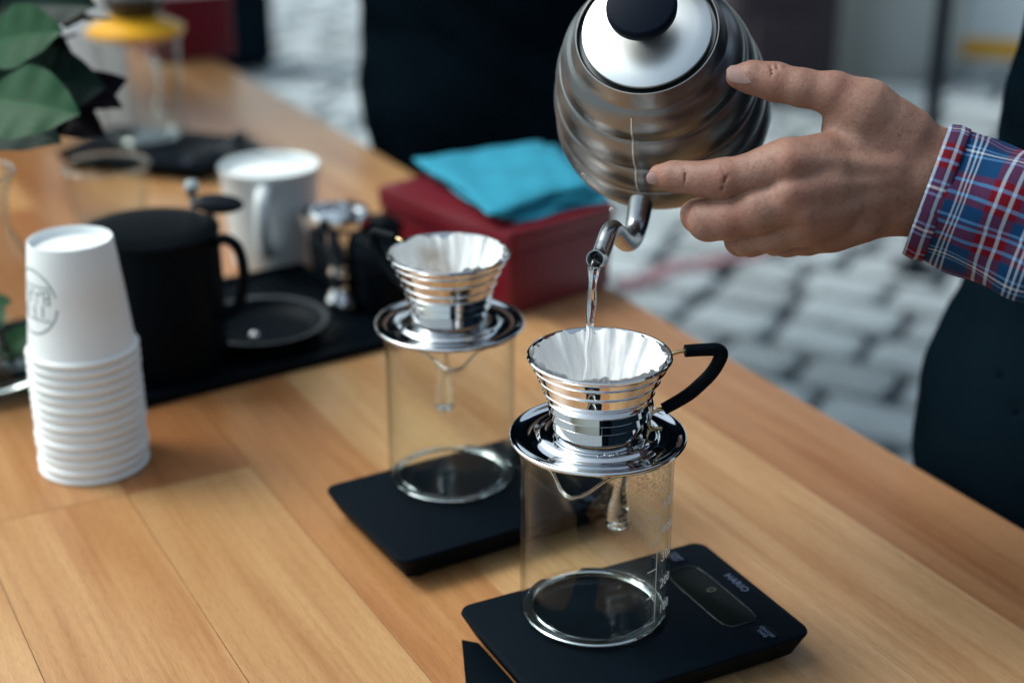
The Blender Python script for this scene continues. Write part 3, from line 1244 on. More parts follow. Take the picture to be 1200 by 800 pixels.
# ------------------------------------------------------------------ steel drippers and their paper filters
def make_dripper(loc, haz, label, steel, brand=True):
    t = empty('coffee_dripper', loc, 0, label, 'dripper', 'polished steel flat-bottomed drippers')
    # saucer plate, rolled edge, raised foot ring
    prof = [(0.024, 0.0054), (0.0275, 0.0054), (0.0330, 0.0053), (0.0388, 0.0051), (0.0402, 0.0044), (0.0408, 0.0032), (0.0422, 0.0023), (0.0500, 0.0022), (0.0560, 0.0030), (0.0585, 0.0042), (0.0596, 0.0040), (0.0602, 0.0028), (0.0598, 0.0014), (0.0586, 0.0010),
            (0.0560, 0.0018), (0.0500, 0.0012), (0.0425, 0.0012), (0.0400, 0.0018), (0.0380, 0.0032), (0.0330, 0.0040), (0.024, 0.0042)]
    lathe('plate', prof, steel, t, n=128, closed=True, sharp=60)
    # stepped cup: grooves between slightly bulged bands
    gz = [0.0085, 0.0175, 0.0238, 0.0300, 0.0372, 0.0460, 0.0540, 0.0590]
    gr = [0.0292, 0.0318, 0.0328, 0.0338, 0.0366, 0.0400, 0.0436, 0.0462]
    out = [(0.0262, 0.0060), (0.0275, 0.0066)]
    for i in range(len(gz) - 1):
        z0, z1, r0, r1 = gz[i], gz[i + 1], gr[i], gr[i + 1]
        if i < 3:
            out += [(r0 - 0.0002, z0), (r0 + 0.0009, z0 + 0.0004)]
        else:                                # a rolled bead at the foot of each flared band
            out += [(r0 - 0.0003, z0 - 0.0002), (r0 + 0.0007, z0 - 0.0003), (r0 + 0.0012, z0), (r0 + 0.00145, z0 + 0.0004), (r0 + 0.0014, z0 + 0.0007), (r0 + 0.0011, z0 + 0.0010)]
        for k in range(5):
            u = k / 4
            zz = z0 + (0.0009 if i < 3 else 0.0012) + (z1 - z0 - (0.0012 if i < 3 else 0.0017)) * u
            if i < 3:
                out.append((r0 + 0.0013 - 0.0013 * u, zz))
            else:
                out.append((r0 + 0.0010 + (r1 - r0 - 0.0012) * 0.85 * u, zz))
    out += [(0.0462, 0.0590), (0.0470, 0.0602), (0.0478, 0.0608), (0.0483, 0.0603), (0.0485, 0.0612), (0.0478, 0.0622), (0.0468, 0.0620)]
    inn = [(r - 0.0012, z) for r, z in out[:-6]][::-1]
    lathe('cup', out + inn, steel, t, n=128, closed=True, sharp=28)
    lathe('cup_floor', [(0, 0.0078), (0.0280, 0.0078), (0.0282, 0.0090), (0, 0.0088)], steel, t, n=48)
    c, s = math.cos(haz), math.sin(haz)

    def pt(d, z):
        return (d * c, d * s, z)
    w1 = [pt(0.0455, 0.0585), pt(0.050, 0.0600), pt(0.056, 0.0612), pt(0.060, 0.0612)]
    hd = tube('handle_wire', w1, 0.0014, M['brass'], t, n=10)
    w2_ = [pt(0.047, 0.0195), pt(0.041, 0.0190), pt(0.0365, 0.0165), pt(0.0350, 0.012), pt(0.0355, 0.0070), pt(0.039, 0.0050), pt(0.044, 0.0050)]
    tube('handle_wire', w2_, 0.0014, M['brass'], t, n=10)
    tube('handle_strap', [pt(0.0332, 0.0300), pt(0.0345, 0.024), pt(0.0340, 0.018), pt(0.0330, 0.012)], [0.0030, 0.0034, 0.0034, 0.0026], steel, t, n=12)
    sl = [pt(0.0575, 0.0613), pt(0.064, 0.0614), pt(0.072, 0.0614), pt(0.0785, 0.0612), pt(0.0818, 0.0592), pt(0.0822, 0.0560), pt(0.0800, 0.0500), pt(0.0760, 0.0435), pt(0.0700, 0.0370), pt(0.0625, 0.0300), pt(0.0540, 0.0245), pt(0.0445, 0.0192)]
    tube('handle_sleeve', sl, [0.0042, 0.0043, 0.0043, 0.0045, 0.0048, 0.0048, 0.0046, 0.0046, 0.0046, 0.0046, 0.0044, 0.0042], M['rubber'], t, n=20)
    if brand:
        base_az = -PI / 2 + R(0)

        def ring(r0, az0):
            def fn(co):
                a = az0 + co.x / r0
                r = r0 + co.y * 0.8
                z = 0.0054 + co.z
                return Vector((r * math.cos(a), r * math.sin(a), z))
            return fn
        text_mesh('embossed_name', 'Kalita', 0.0072, steel, t, fn=ring(0.0350, base_az + R(9)), thick=0.0003)
    return t


def make_filter(loc, m, label, seed, hgt=0.0625, rz=0.0):
    r_ = random.Random(seed)
    nfl, per = 24, 12
    n = nfl * per
    lev = 14
    V, F = [], []
    hj = [r_.uniform(-0.0025, 0.0024) for _ in range(nfl)]
    aj = [r_.uniform(0.35, 1.35) for _ in range(nfl)]
    cuts_ = np.cumsum([0] + [r_.uniform(0.6, 1.4) for _ in range(nfl)])
    cuts_ = cuts_ / cuts_[-1] * 2 * PI
    for i in range(lev + 1):
        u = i / lev
        z = 0.0100 + u * (hgt - 0.0100)
        rb = 0.0252 + (0.0460 - 0.0252) * u ** 1.25
        for k in range(n):
            q, fr = divmod(k, per)
            fr /= per
            a = cuts_[q] + (cuts_[q + 1] - cuts_[q]) * fr
            w = math.tanh(5 * math.sin(2 * PI * fr)) * 0.8 + 0.2 * math.sin(2 * PI * fr)
            amp = (0.0005 + 0.0004 * u) * aj[q]
            rad = rb - 0.0018 + amp * w + (0.0007 * math.sin(7 * a + seed) + 0.0004 * math.sin(17 * a + 9 * u + seed) + 0.0003 * math.sin(41 * a - 14 * u)) * (0.3 + 0.7 * u) - 0.0007
            V.append((rad * math.cos(a), rad * math.sin(a), z + hj[q] * u * u * math.sin(PI * fr) ** 0.5))
    for i in range(lev):
        for k in range(n):
            j = (k + 1) % n
            F.append((i * n + k, i * n + j, (i + 1) * n + j, (i + 1) * n + k))
    b = len(V)
    V.append((0, 0, 0.0104))
    for k in range(n):
        F.append((b, (k + 1) % n, k))
    o = link('paper_filter', mesh('paper_filter', V, F), m, None, True, 50)
    o.location = loc
    o.rotation_euler.z = rz
    return setp(o, label, 'paper filter', 'pleated white filters inside the drippers')


DZ = SZ + 0.1352
make_dripper((JA[0], JA[1], DZ), R(7), 'polished steel dripper with black handle to the right, under the thin stream of water', M['chrome'])
make_filter((JA[0], JA[1], DZ), M['filter'], 'clean white pleated paper filter that the water is poured into', 3)
make_dripper((JB[0], JB[1], DZ), R(140), 'polished steel dripper on the second jug, its black handle pointing away to the back left', M['chrome_soft'])
make_filter((JB[0], JB[1], DZ), M['filter_used'], 'white pleated paper filter with a brown coffee stain inside, in the rear dripper', 5, hgt=0.0615)

# ------------------------------------------------------------------ the kettle
KD = 1.03
KC = at(757, 33, KD)                                     # centre of the lid rim
ray = (KC - Vector((0, 0, CAMZ))).normalized()
right = Vector((1, 0, 0))
upv = right.cross(ray).normalized()
right = ray.cross(upv).normalized()
PHI = R(33)
ln = R(13)
KA = (-ray * math.cos(PHI) + (upv * math.cos(ln) - right * math.sin(ln)) * math.sin(PHI)).normalized()   # axis, towards the lid
# spout direction: perpendicular to the axis, image direction down and a little left
want = (-upv * 0.975 - right * 0.22)
KX = want + ray * ((want.dot(KA)) / (-ray.dot(KA)))
KX = (KX - KA * KX.dot(KA)).normalized()
KY = KA.cross(KX).normalized()
KTOP = 0.125
K0 = KC - KA * KTOP
KM = Matrix(((KX.x, KY.x, KA.x, K0.x), (KX.y, KY.y, KA.y, K0.y), (KX.z, KY.z, KA.z, K0.z), (0, 0, 0, 1)))
kettle = empty('pouring_kettle', (0, 0, 0), 0, 'brushed steel gooseneck kettle with black knob, tilted and pouring', 'kettle')
kettle.matrix_world = KM
kp = [(0, 0.001), (0.060, 0.0), (0.0752, 0.0015), (0.0790, 0.006), (0.0758, 0.013), (0.0752, 0.020), (0.0728, 0.0265), (0.0712, 0.0285), (0.0722, 0.0320), (0.0738, 0.039), (0.0732, 0.047), (0.0705, 0.054), (0.0682, 0.0562), (0.0688, 0.0600),
      (0.0698, 0.067), (0.0688, 0.075), (0.0655, 0.082), (0.0628, 0.0842), (0.0630, 0.0880), (0.0632, 0.094), (0.0612, 0.101), (0.0575, 0.1065), (0.0545, 0.1085), (0.0535, 0.1100), (0.0520, 0.1150), (0.0500, 0.1200), (0.0492, 0.1215), (0.0484, 0.1215), (0.0470, 0.1195), (0.0470, 0.1150), (0, 0.1150)]
kp2 = []
for (a, b), (c_, d) in zip(kp[:-1], kp[1:]):
    kp2.append((a, b))
kp2.append(kp[-1])
# refine the ridges with a spline so that they round over softly
def soften(r, z):
    env = np.interp(z, [0.0, 0.013, 0.039, 0.067, 0.094, 0.1085], [0.0700, 0.0750, 0.0732, 0.0694, 0.0628, 0.0545])
    return (env + (r - env) * 0.62) * np.interp(z, [0.0, 0.05, 0.11], [1.065, 1.05, 1.0])


cr = catmull([(soften(r, z) if 0.01 < z < 0.107 else r, 0, z) for r, z in kp[2:22]], 4)
prof = [(0, 0.001), (0.064, 0.0)] + [(p.x, p.z) for p in cr] + kp[22:]
kb = lathe('body', prof, M['steel'], kettle, n=128, sharp=50)
lathe('lid', [(0, 0.1265), (0.020, 0.1268), (0.035, 0.1258), (0.0425, 0.1238), (0.0442, 0.1228), (0.0446, 0.1212), (0.0440, 0.1205), (0, 0.1200)], M['lidsteel'], kettle, n=96)
kn = lathe('knob', [(0, 0.127), (0.011, 0.127), (0.0105, 0.131), (0.0075, 0.134), (0.0075, 0.1395), (0.012, 0.1425), (0.0205, 0.1440), (0.0232, 0.1462), (0.0238, 0.1500), (0.0236, 0.1525), (0.0225, 0.1540), (0.0212, 0.1545), (0, 0.1548)], M['knob'], kettle, n=64)
# side seam under the spout
sm = []
for p in cr:
    if 0.028 < p.z < 0.112:
        sm.append((p.x + 0.0002, 0, p.z))
tube('seam', sm[::2], 0.0008, M['lidsteel'], kettle, n=6, cap=False)
sp_pts = [(0.066, 0, 0.020), (0.080, 0, 0.0150), (0.095, 0, 0.0120), (0.108, 0, 0.0165), (0.1170, 0, 0.030), (0.1230, 0, 0.048), (0.1270, 0, 0.066), (0.1320, 0, 0.084), (0.1410, 0, 0.0940), (0.1530, 0, 0.0985), (0.1625, 0.0, 0.1035), (0.1675, 0, 0.1130)]
cs = catmull(sp_pts, 10)
rad_o = list(np.interp(np.linspace(0, 1, len(cs)), [0, 0.12, 0.3, 0.5, 0.75, 1], [0.0105, 0.0088, 0.0074, 0.0066, 0.0061, 0.0061]))
v1, f1 = tube_data(cs, rad_o, 28, cap=False)
v2, f2 = tube_data(cs, [r - 0.0007 for r in rad_o], 28, cap=False)
nb = len(v1)
F = list(f1) + [tuple(nb + i for i in reversed(q)) for q in f2]
for k in range(28):
    j = (k + 1) % 28
    a0 = (len(cs) - 1) * 28
    F.append((a0 + k, a0 + j, nb + a0 + j, nb + a0 + k))
link('spout', mesh('spout', list(v1) + list(v2), F), M['spout'], kettle, True, 60)
# handle on the far side: two brackets and a black grip, held by the other hand above the picture
tube('handle_bracket', [(-0.047, 0, 0.112), (-0.060, 0, 0.140), (-0.080, 0, 0.160), (-0.100, 0, 0.165)], 0.0042, M['steel'], kettle, n=12)
tube('handle_grip', [(-0.098, 0, 0.165), (-0.120, 0, 0.158), (-0.136, 0, 0.135), (-0.142, 0, 0.100), (-0.140, 0, 0.060)], [0.010, 0.013, 0.0135, 0.013, 0.011], M['blackgloss'], kettle, n=16)

# the poured water
TIP = KM @ Vector((0.1690, 0, 0.1110))
tdir = (KM.to_3x3() @ Vector((0.55, 0, 0.83))).normalized()
land = Vector((JA[0] - 0.008, JA[1] + 0.004, DZ + 0.018))
NW = 26
pts, rads = [], []
v0 = 0.30
for i in range(NW):
    u = i / (NW - 1)
    z = TIP.z + (land.z - TIP.z) * u
    uu = math.sqrt(u)
    x = TIP.x + (land.x - TIP.x) * uu
    y = TIP.y + (land.y - TIP.y) * uu
    w = 0.0006 * math.sin(u * 30) * u
    pts.append((x + w, y, z))
    rads.append(0.0040 * (1 - 0.50 * u ** 0.5) * (1 + 0.14 * math.sin(u * 26 + 1)))
pts[0] = tuple(TIP - tdir * 0.012)
o = tube('water_stream', [TIP - tdir * 0.012, TIP - tdir * 0.004] + [Vector(p) for p in pts[1:]], [0.0048, 0.0046] + rads[1:], M['water'], None, n=16, spline=4)
setp(o, 'thin clear stream of water falling from the kettle spout into the paper filter', 'water')
for k, (px, py, d, r, lb) in enumerate([(683, 206, 1.055, 0.0017, 'tiny water drop clinging to the left flank of the kettle, upper one'), (716, 246, 1.06, 0.0016, 'tiny water drop clinging to the left flank of the kettle, lower one')]):
    oo = lathe('water_drop', [(0, -r * 1.2), (r * 0.8, -r * 0.7), (r, 0), (r * 0.7, r * 0.8), (0, r * 1.3)], M['water'], None, n=12)
    oo.location = at(px, py, d)
    setp(oo, lb, 'water drop', 'drops on the kettle')

# ------------------------------------------------------------------ paper cups
CX, CY = -0.370, 1.205


def cup_mesh():
    # upside down: rim at z = 0, base disc recessed at the top
    out = []
    for k in range(9):                       # rolled rim
        a = R(-100 + 260 * k / 8)
        out.append((0.0458 + 0.0021 * math.cos(a), 0.0021 + 0.0021 * math.sin(a)))
    out = [(0.0440, 0.0010)] + out[:7]
    out += [(0.0446, 0.0060), (0.0400, 0.0560), (0.0352, 0.0985), (0.0347, 0.0997), (0.0340, 0.0997), (0.0336, 0.0985), (0.0330, 0.0925), (0, 0.0915), (0, 0.0905), (0.0326, 0.0915), (0.0344, 0.0900), (0.0392, 0.0560), (0.0437, 0.0060)]
    v, f = lathe_data(out, 72)
    return mesh('paper_cup', v, f)


cm = cup_mesh()
cm.materials.append(M['cup'])
cm.shade_smooth()
cm.set_sharp_from_angle(angle=R(50))
NCUP = 14
rc = random.Random(4)
top_z = 0
for i in range(NCUP):
    z = i * 0.0084
    o = bpy.data.objects.new('paper_cup', cm)
    COL.objects.link(o)
    o.location = (CX + rc.uniform(-0.0006, 0.0006), CY + rc.uniform(-0.0006, 0.0006), z)
    o.rotation_euler.z = rc.uniform(0, 6)
    if i < NCUP - 1:
        lb = 'plain white paper cup, one of those nested upside down under the top one'
        if i == 0:
            lb = 'bottom white paper cup of the upside-down stack, its rim on the table'
    else:
        lb = 'topmost white paper cup of the upside-down stack, showing a round grey stamp'
        o.rotation_euler = (0, 0, 0)
        stamp_v, stamp_f = [], []
        base_az = R(-136)

        def onc(x, y, lift=0.0004):
            z_ = 0.054 + y
            r0 = 0.0446 + (0.0352 - 0.0446) * (z_ - 0.006) / 0.0925
            a = base_az + x / 0.040
            return Vector(((r0 + lift) * math.cos(a), (r0 + lift) * math.sin(a), z_))
        for ring_r, ww in ((0.0265, 0.0016),):
            n = 72
            for k in range(n):
                a0, a1 = 2 * PI * k / n, 2 * PI * (k + 1) / n
                b = len(stamp_v)
                for rr_, aa in ((ring_r, a0), (ring_r, a1), (ring_r + ww, a1), (ring_r + ww, a0)):
                    stamp_v.append(onc(rr_ * math.cos(aa), rr_ * math.sin(aa)))
                stamp_f.append((b, b + 1, b + 2, b + 3))
        for y0 in (-0.0150, 0.0135):
            hw = math.sqrt(0.0265 ** 2 - (abs(y0) + 0.001) ** 2)
            n = 20
            for k in range(n):
                x0, x1 = -hw + 2 * hw * k / n, -hw + 2 * hw * (k + 1) / n
                b = len(stamp_v)
                for xx, yy in ((x0, y0), (x1, y0), (x1, y0 + 0.0012), (x0, y0 + 0.0012)):
                    stamp_v.append(onc(xx, yy))
                stamp_f.append((b, b + 1, b + 2, b + 3))
        link('stamp', mesh('stamp', stamp_v, stamp_f), M['print_grey'], o, False)
        # the cup stands on its head, so its lettering does too
        text_mesh('stamp_lettering', 'THE', 0.0175, M['print_grey'], o, fn=lambda co: onc(-co.x * 1.25, -co.y - 0.0065, 0.0005), thick=0.0)
        text_mesh('stamp_lettering', 'BARN', 0.0175, M['print_grey'], o, fn=lambda co: onc(-co.x, -co.y + 0.0065, 0.0005), thick=0.0)
    setp(o, lb, 'paper cup', 'nested white paper cups')

# ------------------------------------------------------------------ bar tray with black things
A_ = Vector((-0.103, 1.478, 0))
tu = Vector((-0.835, -0.550, 0)).normalized()
tv = Vector((-0.550, 0.835, 0)).normalized()
tc_ = A_ + tu * 0.190 + tv * 0.135
tang = math.atan2(-tu.y, -tu.x)
tray = empty('bar_mat', (tc_.x, tc_.y, 0), tang, 'black rubber bar mat under the black jug and the dark round dish', 'bar mat')
rbox('mat_base', 0.38, 0.27, 0, 0.006, M['rubber'], tray, r=0.01, bev=0.0015)
rv = []
for sx, sy, cx, cy in ((0.38, 0.008, 0, -0.131), (0.38, 0.008, 0, 0.131), (0.008, 0.254, -0.186, 0), (0.008, 0.254, 0.186, 0)):
    v, f = rbox_data(sx, sy, 0.0055, 0.011, r=0.002, bev=0.0008, seg=2)
    rv.append(([(a + cx, b + cy, c) for a, b, c in v], f))
v, f = join_data(rv)
link('rim', mesh('rim', v, f), M['rubber'], tray, True, 30)
nub = []
for i in range(30):
    for j in range(20):
        x, y = -0.176 + i * 0.0121, -0.119 + j * 0.0125
        nub.append(([(x - 0.003, y - 0.003, 0.0055), (x + 0.003, y - 0.003, 0.0055), (x + 0.003, y + 0.003, 0.0055), (x - 0.003, y + 0.003, 0.0055), (x - 0.002, y - 0.002, 0.0085), (x + 0.002, y - 0.002, 0.0085), (x + 0.002, y + 0.002, 0.0085), (x - 0.002, y + 0.002, 0.0085)],
                    [(4, 5, 6, 7), (0, 1, 5, 4), (1, 2, 6, 5), (2, 3, 7, 6), (3, 0, 4, 7)]))
v, f = join_data(nub)
setp(link('nubs', mesh('nubs', v, f), M['rubber'], tray, False), kind='stuff')

jx, jy = -0.352, 1.405
jug = empty('black_jug', (jx, jy, 0.0086), 0, 'tall matt black enamel jug with a side handle, right behind the paper cups', 'jug')
lathe('body', [(0, 0), (0.064, 0.0), (0.066, 0.003), (0.0665, 0.07), (0.066, 0.125), (0.0655, 0.138), (0.0668, 0.1405), (0.0662, 0.142), (0.0635, 0.140), (0.063, 0.01), (0, 0.008)], M['rubber'], jug, n=64)
lathe('lid', [(0, 0.1475), (0.04, 0.1465), (0.062, 0.1445), (0.0665, 0.1422), (0.0655, 0.1402), (0, 0.1402)], M['rubber'], jug, n=64)
ha = R(-12)
tube('handle', [(d * math.cos(ha), d * math.sin(ha), z) for d, z in ((0.062, 0.132), (0.078, 0.137), (0.090, 0.128), (0.094, 0.105), (0.090, 0.080), (0.080, 0.062), (0.063, 0.056))], 0.0055, M['rubber'], jug, n=14)
lv = link('thumb_lever', np_mesh('thumb_lever', *surface_nets(ell_sdf(grid((-0.03, -0.02, -0.012), (0.03, 0.02, 0.012), 0.002), (0, 0, 0), (0.026, 0.016, 0.0075)), (-0.03, -0.02, -0.012), 0.002), 1), M['blackgloss'], jug)
lv.location = (0.062, 0.03, 0.158)
lv.rotation_euler = (0.2, 0.12, 0.3)
lathe('hinge_pin', [(0, 0), (0.005, 0.0), (0.005, 0.016), (0, 0.018)], M['chrome_soft'], jug, n=16).location = (0.055, 0.03, 0.140)
k_ = lathe('chrome_knob', [(0, 0), (0.003, 0.0), (0.003, 0.014), (0.0065, 0.018), (0.0078, 0.024), (0.0055, 0.030), (0, 0.032)], M['lidsteel'], jug, n=24)
k_.location = (0.034, 0.045, 0.1470)

dish = empty('round_dish', (-0.262, 1.475, 0.0086), 0, 'shallow round black dish with a grey rim, right of the black jug', 'dish')
lathe('bowl', [(0, 0.0), (0.050, 0.0), (0.060, 0.006), (0.0665, 0.018), (0.0655, 0.0185), (0.058, 0.008), (0.048, 0.004), (0, 0.003)], M['rubber'], dish, n=64)
lathe('rim', [(0.0640, 0.0176), (0.0690, 0.0186), (0.0695, 0.0198), (0.0640, 0.0190)], mat('worn grey rim', (0.10, 0.115, 0.125), 0.35, 0.5, var=0.3, vscale=40), dish, n=64, closed=True)
lathe('steel_pin', [(0, 0.0), (0.004, 0.0), (0.005, 0.004), (0.003, 0.007), (0, 0.008)], M['chrome_soft'], dish, n=16).location = (-0.006, -0.012, 0.003)

tp = empty('tamper', (-0.186, 1.560, 0.0086), 0, 'polished steel tamper with a wide head, standing on the bar mat by the white mug', 'tamper')
lathe('base', [(0, 0), (0.019, 0), (0.0195, 0.008), (0.018, 0.012), (0.0135, 0.020), (0.012, 0.026), (0.012, 0.030)], M['chrome_soft'], tp, n=40)
lathe('stem', [(0.012, 0.030), (0.0145, 0.036), (0.0150, 0.042), (0.0125, 0.048), (0.0125, 0.052), (0.0150, 0.058), (0.0150, 0.088), (0.0160, 0.092)], M['chrome_soft'], tp, n=40)
lathe('head', [(0.0145, 0.092), (0.030, 0.094), (0.0325, 0.097), (0.0325, 0.110), (0.0305, 0.113), (0.028, 0.113), (0.027, 0.108), (0, 0.107)], M['chrome_soft'], tp, n=48)

pf = empty('portafilter', (-0.170, 1.655, 0.040), R(-20), 'black handled portafilter lying across the dark knock box beside the red box', 'portafilter')
lathe('basket', [(0, 0), (0.026, 0), (0.030, 0.006), (0.031, 0.024), (0.034, 0.026), (0.034, 0.030), (0.029, 0.030), (0.028, 0.004), (0, 0.003)], M['chrome_soft'], pf, n=40).location = (-0.045, 0, 0.014)
tube('handle', [(-0.012, 0, 0.032), (0.008, 0, 0.035), (0.028, 0, 0.034), (0.044, 0, 0.029)], [0.006, 0.011, 0.014, 0.011], M['rubber'], pf, n=16)
kb_ = empty('knock_box', (-0.140, 1.560, 0.0), tang, 'low black knock box with a padded bar, between tamper and red box', 'knock box')
rbox('tub', 0.088, 0.16, 0.0116, 0.062, M['rubber'], kb_, loc=(0.012, 0.055, 0), r=0.02, bev=0.004, taper=0.004)
tube('bar', [(0.012, -0.012, 0.062), (0.012, 0.045, 0.063), (0.012, 0.10, 0.062)], 0.0075, M['rubber'], kb_, n=14)

# ------------------------------------------------------------------ white mug
mug = empty('white_mug', (-0.287, 1.735, 0), 0, 'large white enamel mug with its handle towards the camera, behind the bar mat', 'mug')
lathe('body', [(0, 0), (0.045, 0), (0.0485, 0.003), (0.0515, 0.03), (0.0555, 0.085), (0.0585, 0.118), (0.0595, 0.120), (0.0590, 0.1215), (0.0570, 0.120), (0.054, 0.085), (0.050, 0.03), (0.046, 0.008), (0, 0.006)], M['enamel'], mug, n=64)
ha = math.atan2(-1.0, 0.03)
tube('handle', [(d * math.cos(ha), d * math.sin(ha), z) for d, z in ((0.052, 0.102), (0.068, 0.106), (0.082, 0.098), (0.087, 0.076), (0.080, 0.048), (0.066, 0.034), (0.048, 0.032))], [0.008, 0.0085, 0.009, 0.009, 0.009, 0.008, 0.007], M['enamel'], mug, n=16)
lathe('milk', [(0, 0.110), (0.0558, 0.110), (0.0558, 0.1115), (0, 0.1115)], M['cup'], mug, n=48)

# ------------------------------------------------------------------ red box and teal cloth
bl, bw, bh = 0.238, 0.163, 0.098
Cc = Vector((-0.003, 1.545, 0))
BA = R(41.5)
bcen = Cc + Vector((math.cos(BA), math.sin(BA), 0)) * (bw / 2) + Vector((-math.sin(BA), math.cos(BA), 0)) * (bl / 2)
box = empty('red_box', (bcen.x, bcen.y, 0), BA, 'glossy dark red box at the edge of the table with a teal cloth on it', 'box')
rbox('body', bw - 0.006, bl - 0.006, 0.0, 0.072, M['redbox'], box, r=0.006, bev=0.002)
rbox('lid', bw, bl, 0.0725, bh, M['redbox'], box, r=0.008, bev=0.003)
rbox('lid_panel', bw - 0.03, bl - 0.03, bh + 0.0001, bh + 0.002, M['redbox'], box, r=0.006, bev=0.0015)


def cloth_layer(z, corners, seed, thick=0.0035):
    r_ = random.Random(seed)
    n, m_ = 26, 26
    a, b, c, d = [Vector(q) for q in corners]
    ph = [r_.uniform(0, 6) for _ in range(6)]
    top, bot = [], []
    for i in range(n + 1):
        for j in range(m_ + 1):
            u, v = i / n, j / m_
            p = a * (1 - u) * (1 - v) + b * u * (1 - v) + c * u * v + d * (1 - u) * v
            e = min(u, 1 - u, v, 1 - v)
            h = 0.0012 * math.sin(7 * u + 3 * v + ph[0]) + 0.0009 * math.sin(9 * v - 5 * u + ph[1]) + 0.0006 * math.sin(21 * u + ph[2] + 7 * v)
            ww = 0.004 * math.sin(7 * v + ph[3]) if u in (0, 1) else 0
            top.append((p.x + ww, p.y + 0.003 * math.sin(8 * u + ph[4]), z + h + thick - 0.004 * math.exp(-(e / 0.04) ** 2)))
            bot.append((p.x + ww, p.y + 0.003 * math.sin(8 * u + ph[4]), z + h * 0.6 - 0.0015))
    V = top + bot
    N_ = len(top)
    F_ = []
    W = m_ + 1
    for i in range(n):
        for j in range(m_):
            q = (i * W + j, (i + 1) * W + j, (i + 1) * W + j + 1, i * W + j + 1)
            F_.append(q)
            F_.append(tuple(N_ + k for k in reversed(q)))
    edge = [(i, 0) for i in range(n)] + [(n, j) for j in range(m_)] + [(i, m_) for i in range(n, 0, -1)] + [(0, j) for j in range(m_, 0, -1)]
    for (i, j), (k, l) in zip(edge, edge[1:] + edge[:1]):
        p, q = i * W + j, k * W + l
        F_.append((q, p, N_ + p, N_ + q))
    return V, F_


cz = bh + 0.0045
q1, q2, q3, q4 = on_z(486, 186, cz + 0.015), on_z(636, 164, cz + 0.015), on_z(716, 218, cz + 0.015), on_z(578, 254, cz + 0.01)
lay = []
lay.append(cloth_layer(cz, [q1 + Vector((0.012, -0.004, 0)), q2 + Vector((0.03, 0, 0)), q3 + Vector((-0.004, -0.003, 0)), q4 + Vector((0.022, 0.012, 0))], 1))
lay.append(cloth_layer(cz + 0.0075, [q1 + Vector((0.005, 0, 0)), q2 + Vector((0.012, 0.003, 0)), q3 + Vector((-0.010, 0.006, 0)), q4 + Vector((0.006, 0.004, 0))], 2))
lay.append(cloth_layer(cz + 0.015, [q1, q2, q3 + Vector((-0.018, 0.010, 0)), q4 + Vector((-0.002, 0, 0))], 3))
v, f = join_data(lay)
o = link('folded_cloth', mesh('folded_cloth', v, f), M['teal'], None)
setp(o, 'folded teal cleaning cloth lying on top of the red box', 'cloth')

# ------------------------------------------------------------------ glass tumbler
tb = empty('glass_tumbler', (-0.520, 1.880, 0), 0, 'low clear glass tumbler between the black jug and the far scale', 'tumbler')
lathe('body', [(0, 0.0), (0.040, 0.0), (0.043, 0.003), (0.0490, 0.040), (0.0545, 0.078), (0.0548, 0.0795), (0.0530, 0.079), (0.0475, 0.040), (0.041, 0.010), (0, 0.008)], M['glass_far'], tb, n=56)
tube('rim', [(0.0540 * math.cos(2 * PI * k / 48), 0.0540 * math.sin(2 * PI * k / 48), 0.0790) for k in range(49)], 0.0020, M['glass_solid'], tb, n=8, cap=False, spline=0)

# ------------------------------------------------------------------ far pour-over set
fs = on_z(205, 168, 0.026)
ts = make_scale((-0.520, 2.170, 0), R(-18), 'black digital scale at the far end of the table, under the jug with yellow collar')
ts.scale = (1.18, 1.18, 1.0)
fj = (-0.548, 2.215)
make_jug((fj[0], fj[1], 0.0262), R(180), R(-60), 'clear glass jug at the far end of the table, under the yellow collar', height=0.150, R0=0.0600, group='glass coffee jugs on scales')
fd = empty('cone_dripper', (fj[0], fj[1], 0.0262 + 0.152), 0, 'glass cone dripper on a wide yellow collar at the far end of the table', 'dripper')
lathe('collar', [(0.028, 0.0), (0.060, 0.0), (0.0700, 0.005), (0.0705, 0.011), (0.058, 0.018), (0.040, 0.026), (0.030, 0.028)], M['yellow'], fd, n=56, closed=True)
lathe('cone', [(0.018, 0.020), (0.030, 0.030), (0.062, 0.092), (0.063, 0.093), (0.061, 0.093), (0.028, 0.030), (0.016, 0.021)], M['glass_far'], fd, n=56, closed=True)
fp = lathe('cone_filter', [(0.0, 0.0), (0.012, 0.001), (0.030, 0.038), (0.052, 0.078), (0.0512, 0.0782), (0.029, 0.0385), (0.011, 0.002), (0, 0.001)], paper_mat('cone filter paper', (0.8, 0.83, 0.82)), None, n=56)
fp.location = (fj[0], fj[1], 0.0262 + 0.152 + 0.0262)
setp(fp, 'white paper cone filter standing in the far glass dripper', 'paper filter')
cf = lathe('coffee_grounds', [(0, 0.001), (0.0315, 0.0), (0.0390, 0.014), (0.0445, 0.026), (0.0442, 0.030), (0, 0.028)], M['coffee'], None, n=48)
cf.location = (fj[0], fj[1], 0.0262 + 0.152 + 0.0262 + 0.0)
setp(cf, 'dark wet coffee grounds in the far cone dripper', 'coffee')

puck = empty('glossy_dome', (-0.395, 2.150, 0), 0, 'glossy black dome beside the far scale', 'bowl')  # round glossy dome, added for the bright spot beside the far scale
lathe('dome', [(0, 0.034), (0.015, 0.033), (0.030, 0.028), (0.042, 0.018), (0.047, 0.006), (0.047, 0), (0, 0)], M['blackgloss'], puck, n=40)
lathe('foot', [(0, 0.052), (0.008, 0.051), (0.010, 0.046), (0.006, 0.040), (0.006, 0.033), (0, 0.033)], M['blackgloss'], puck, n=24)

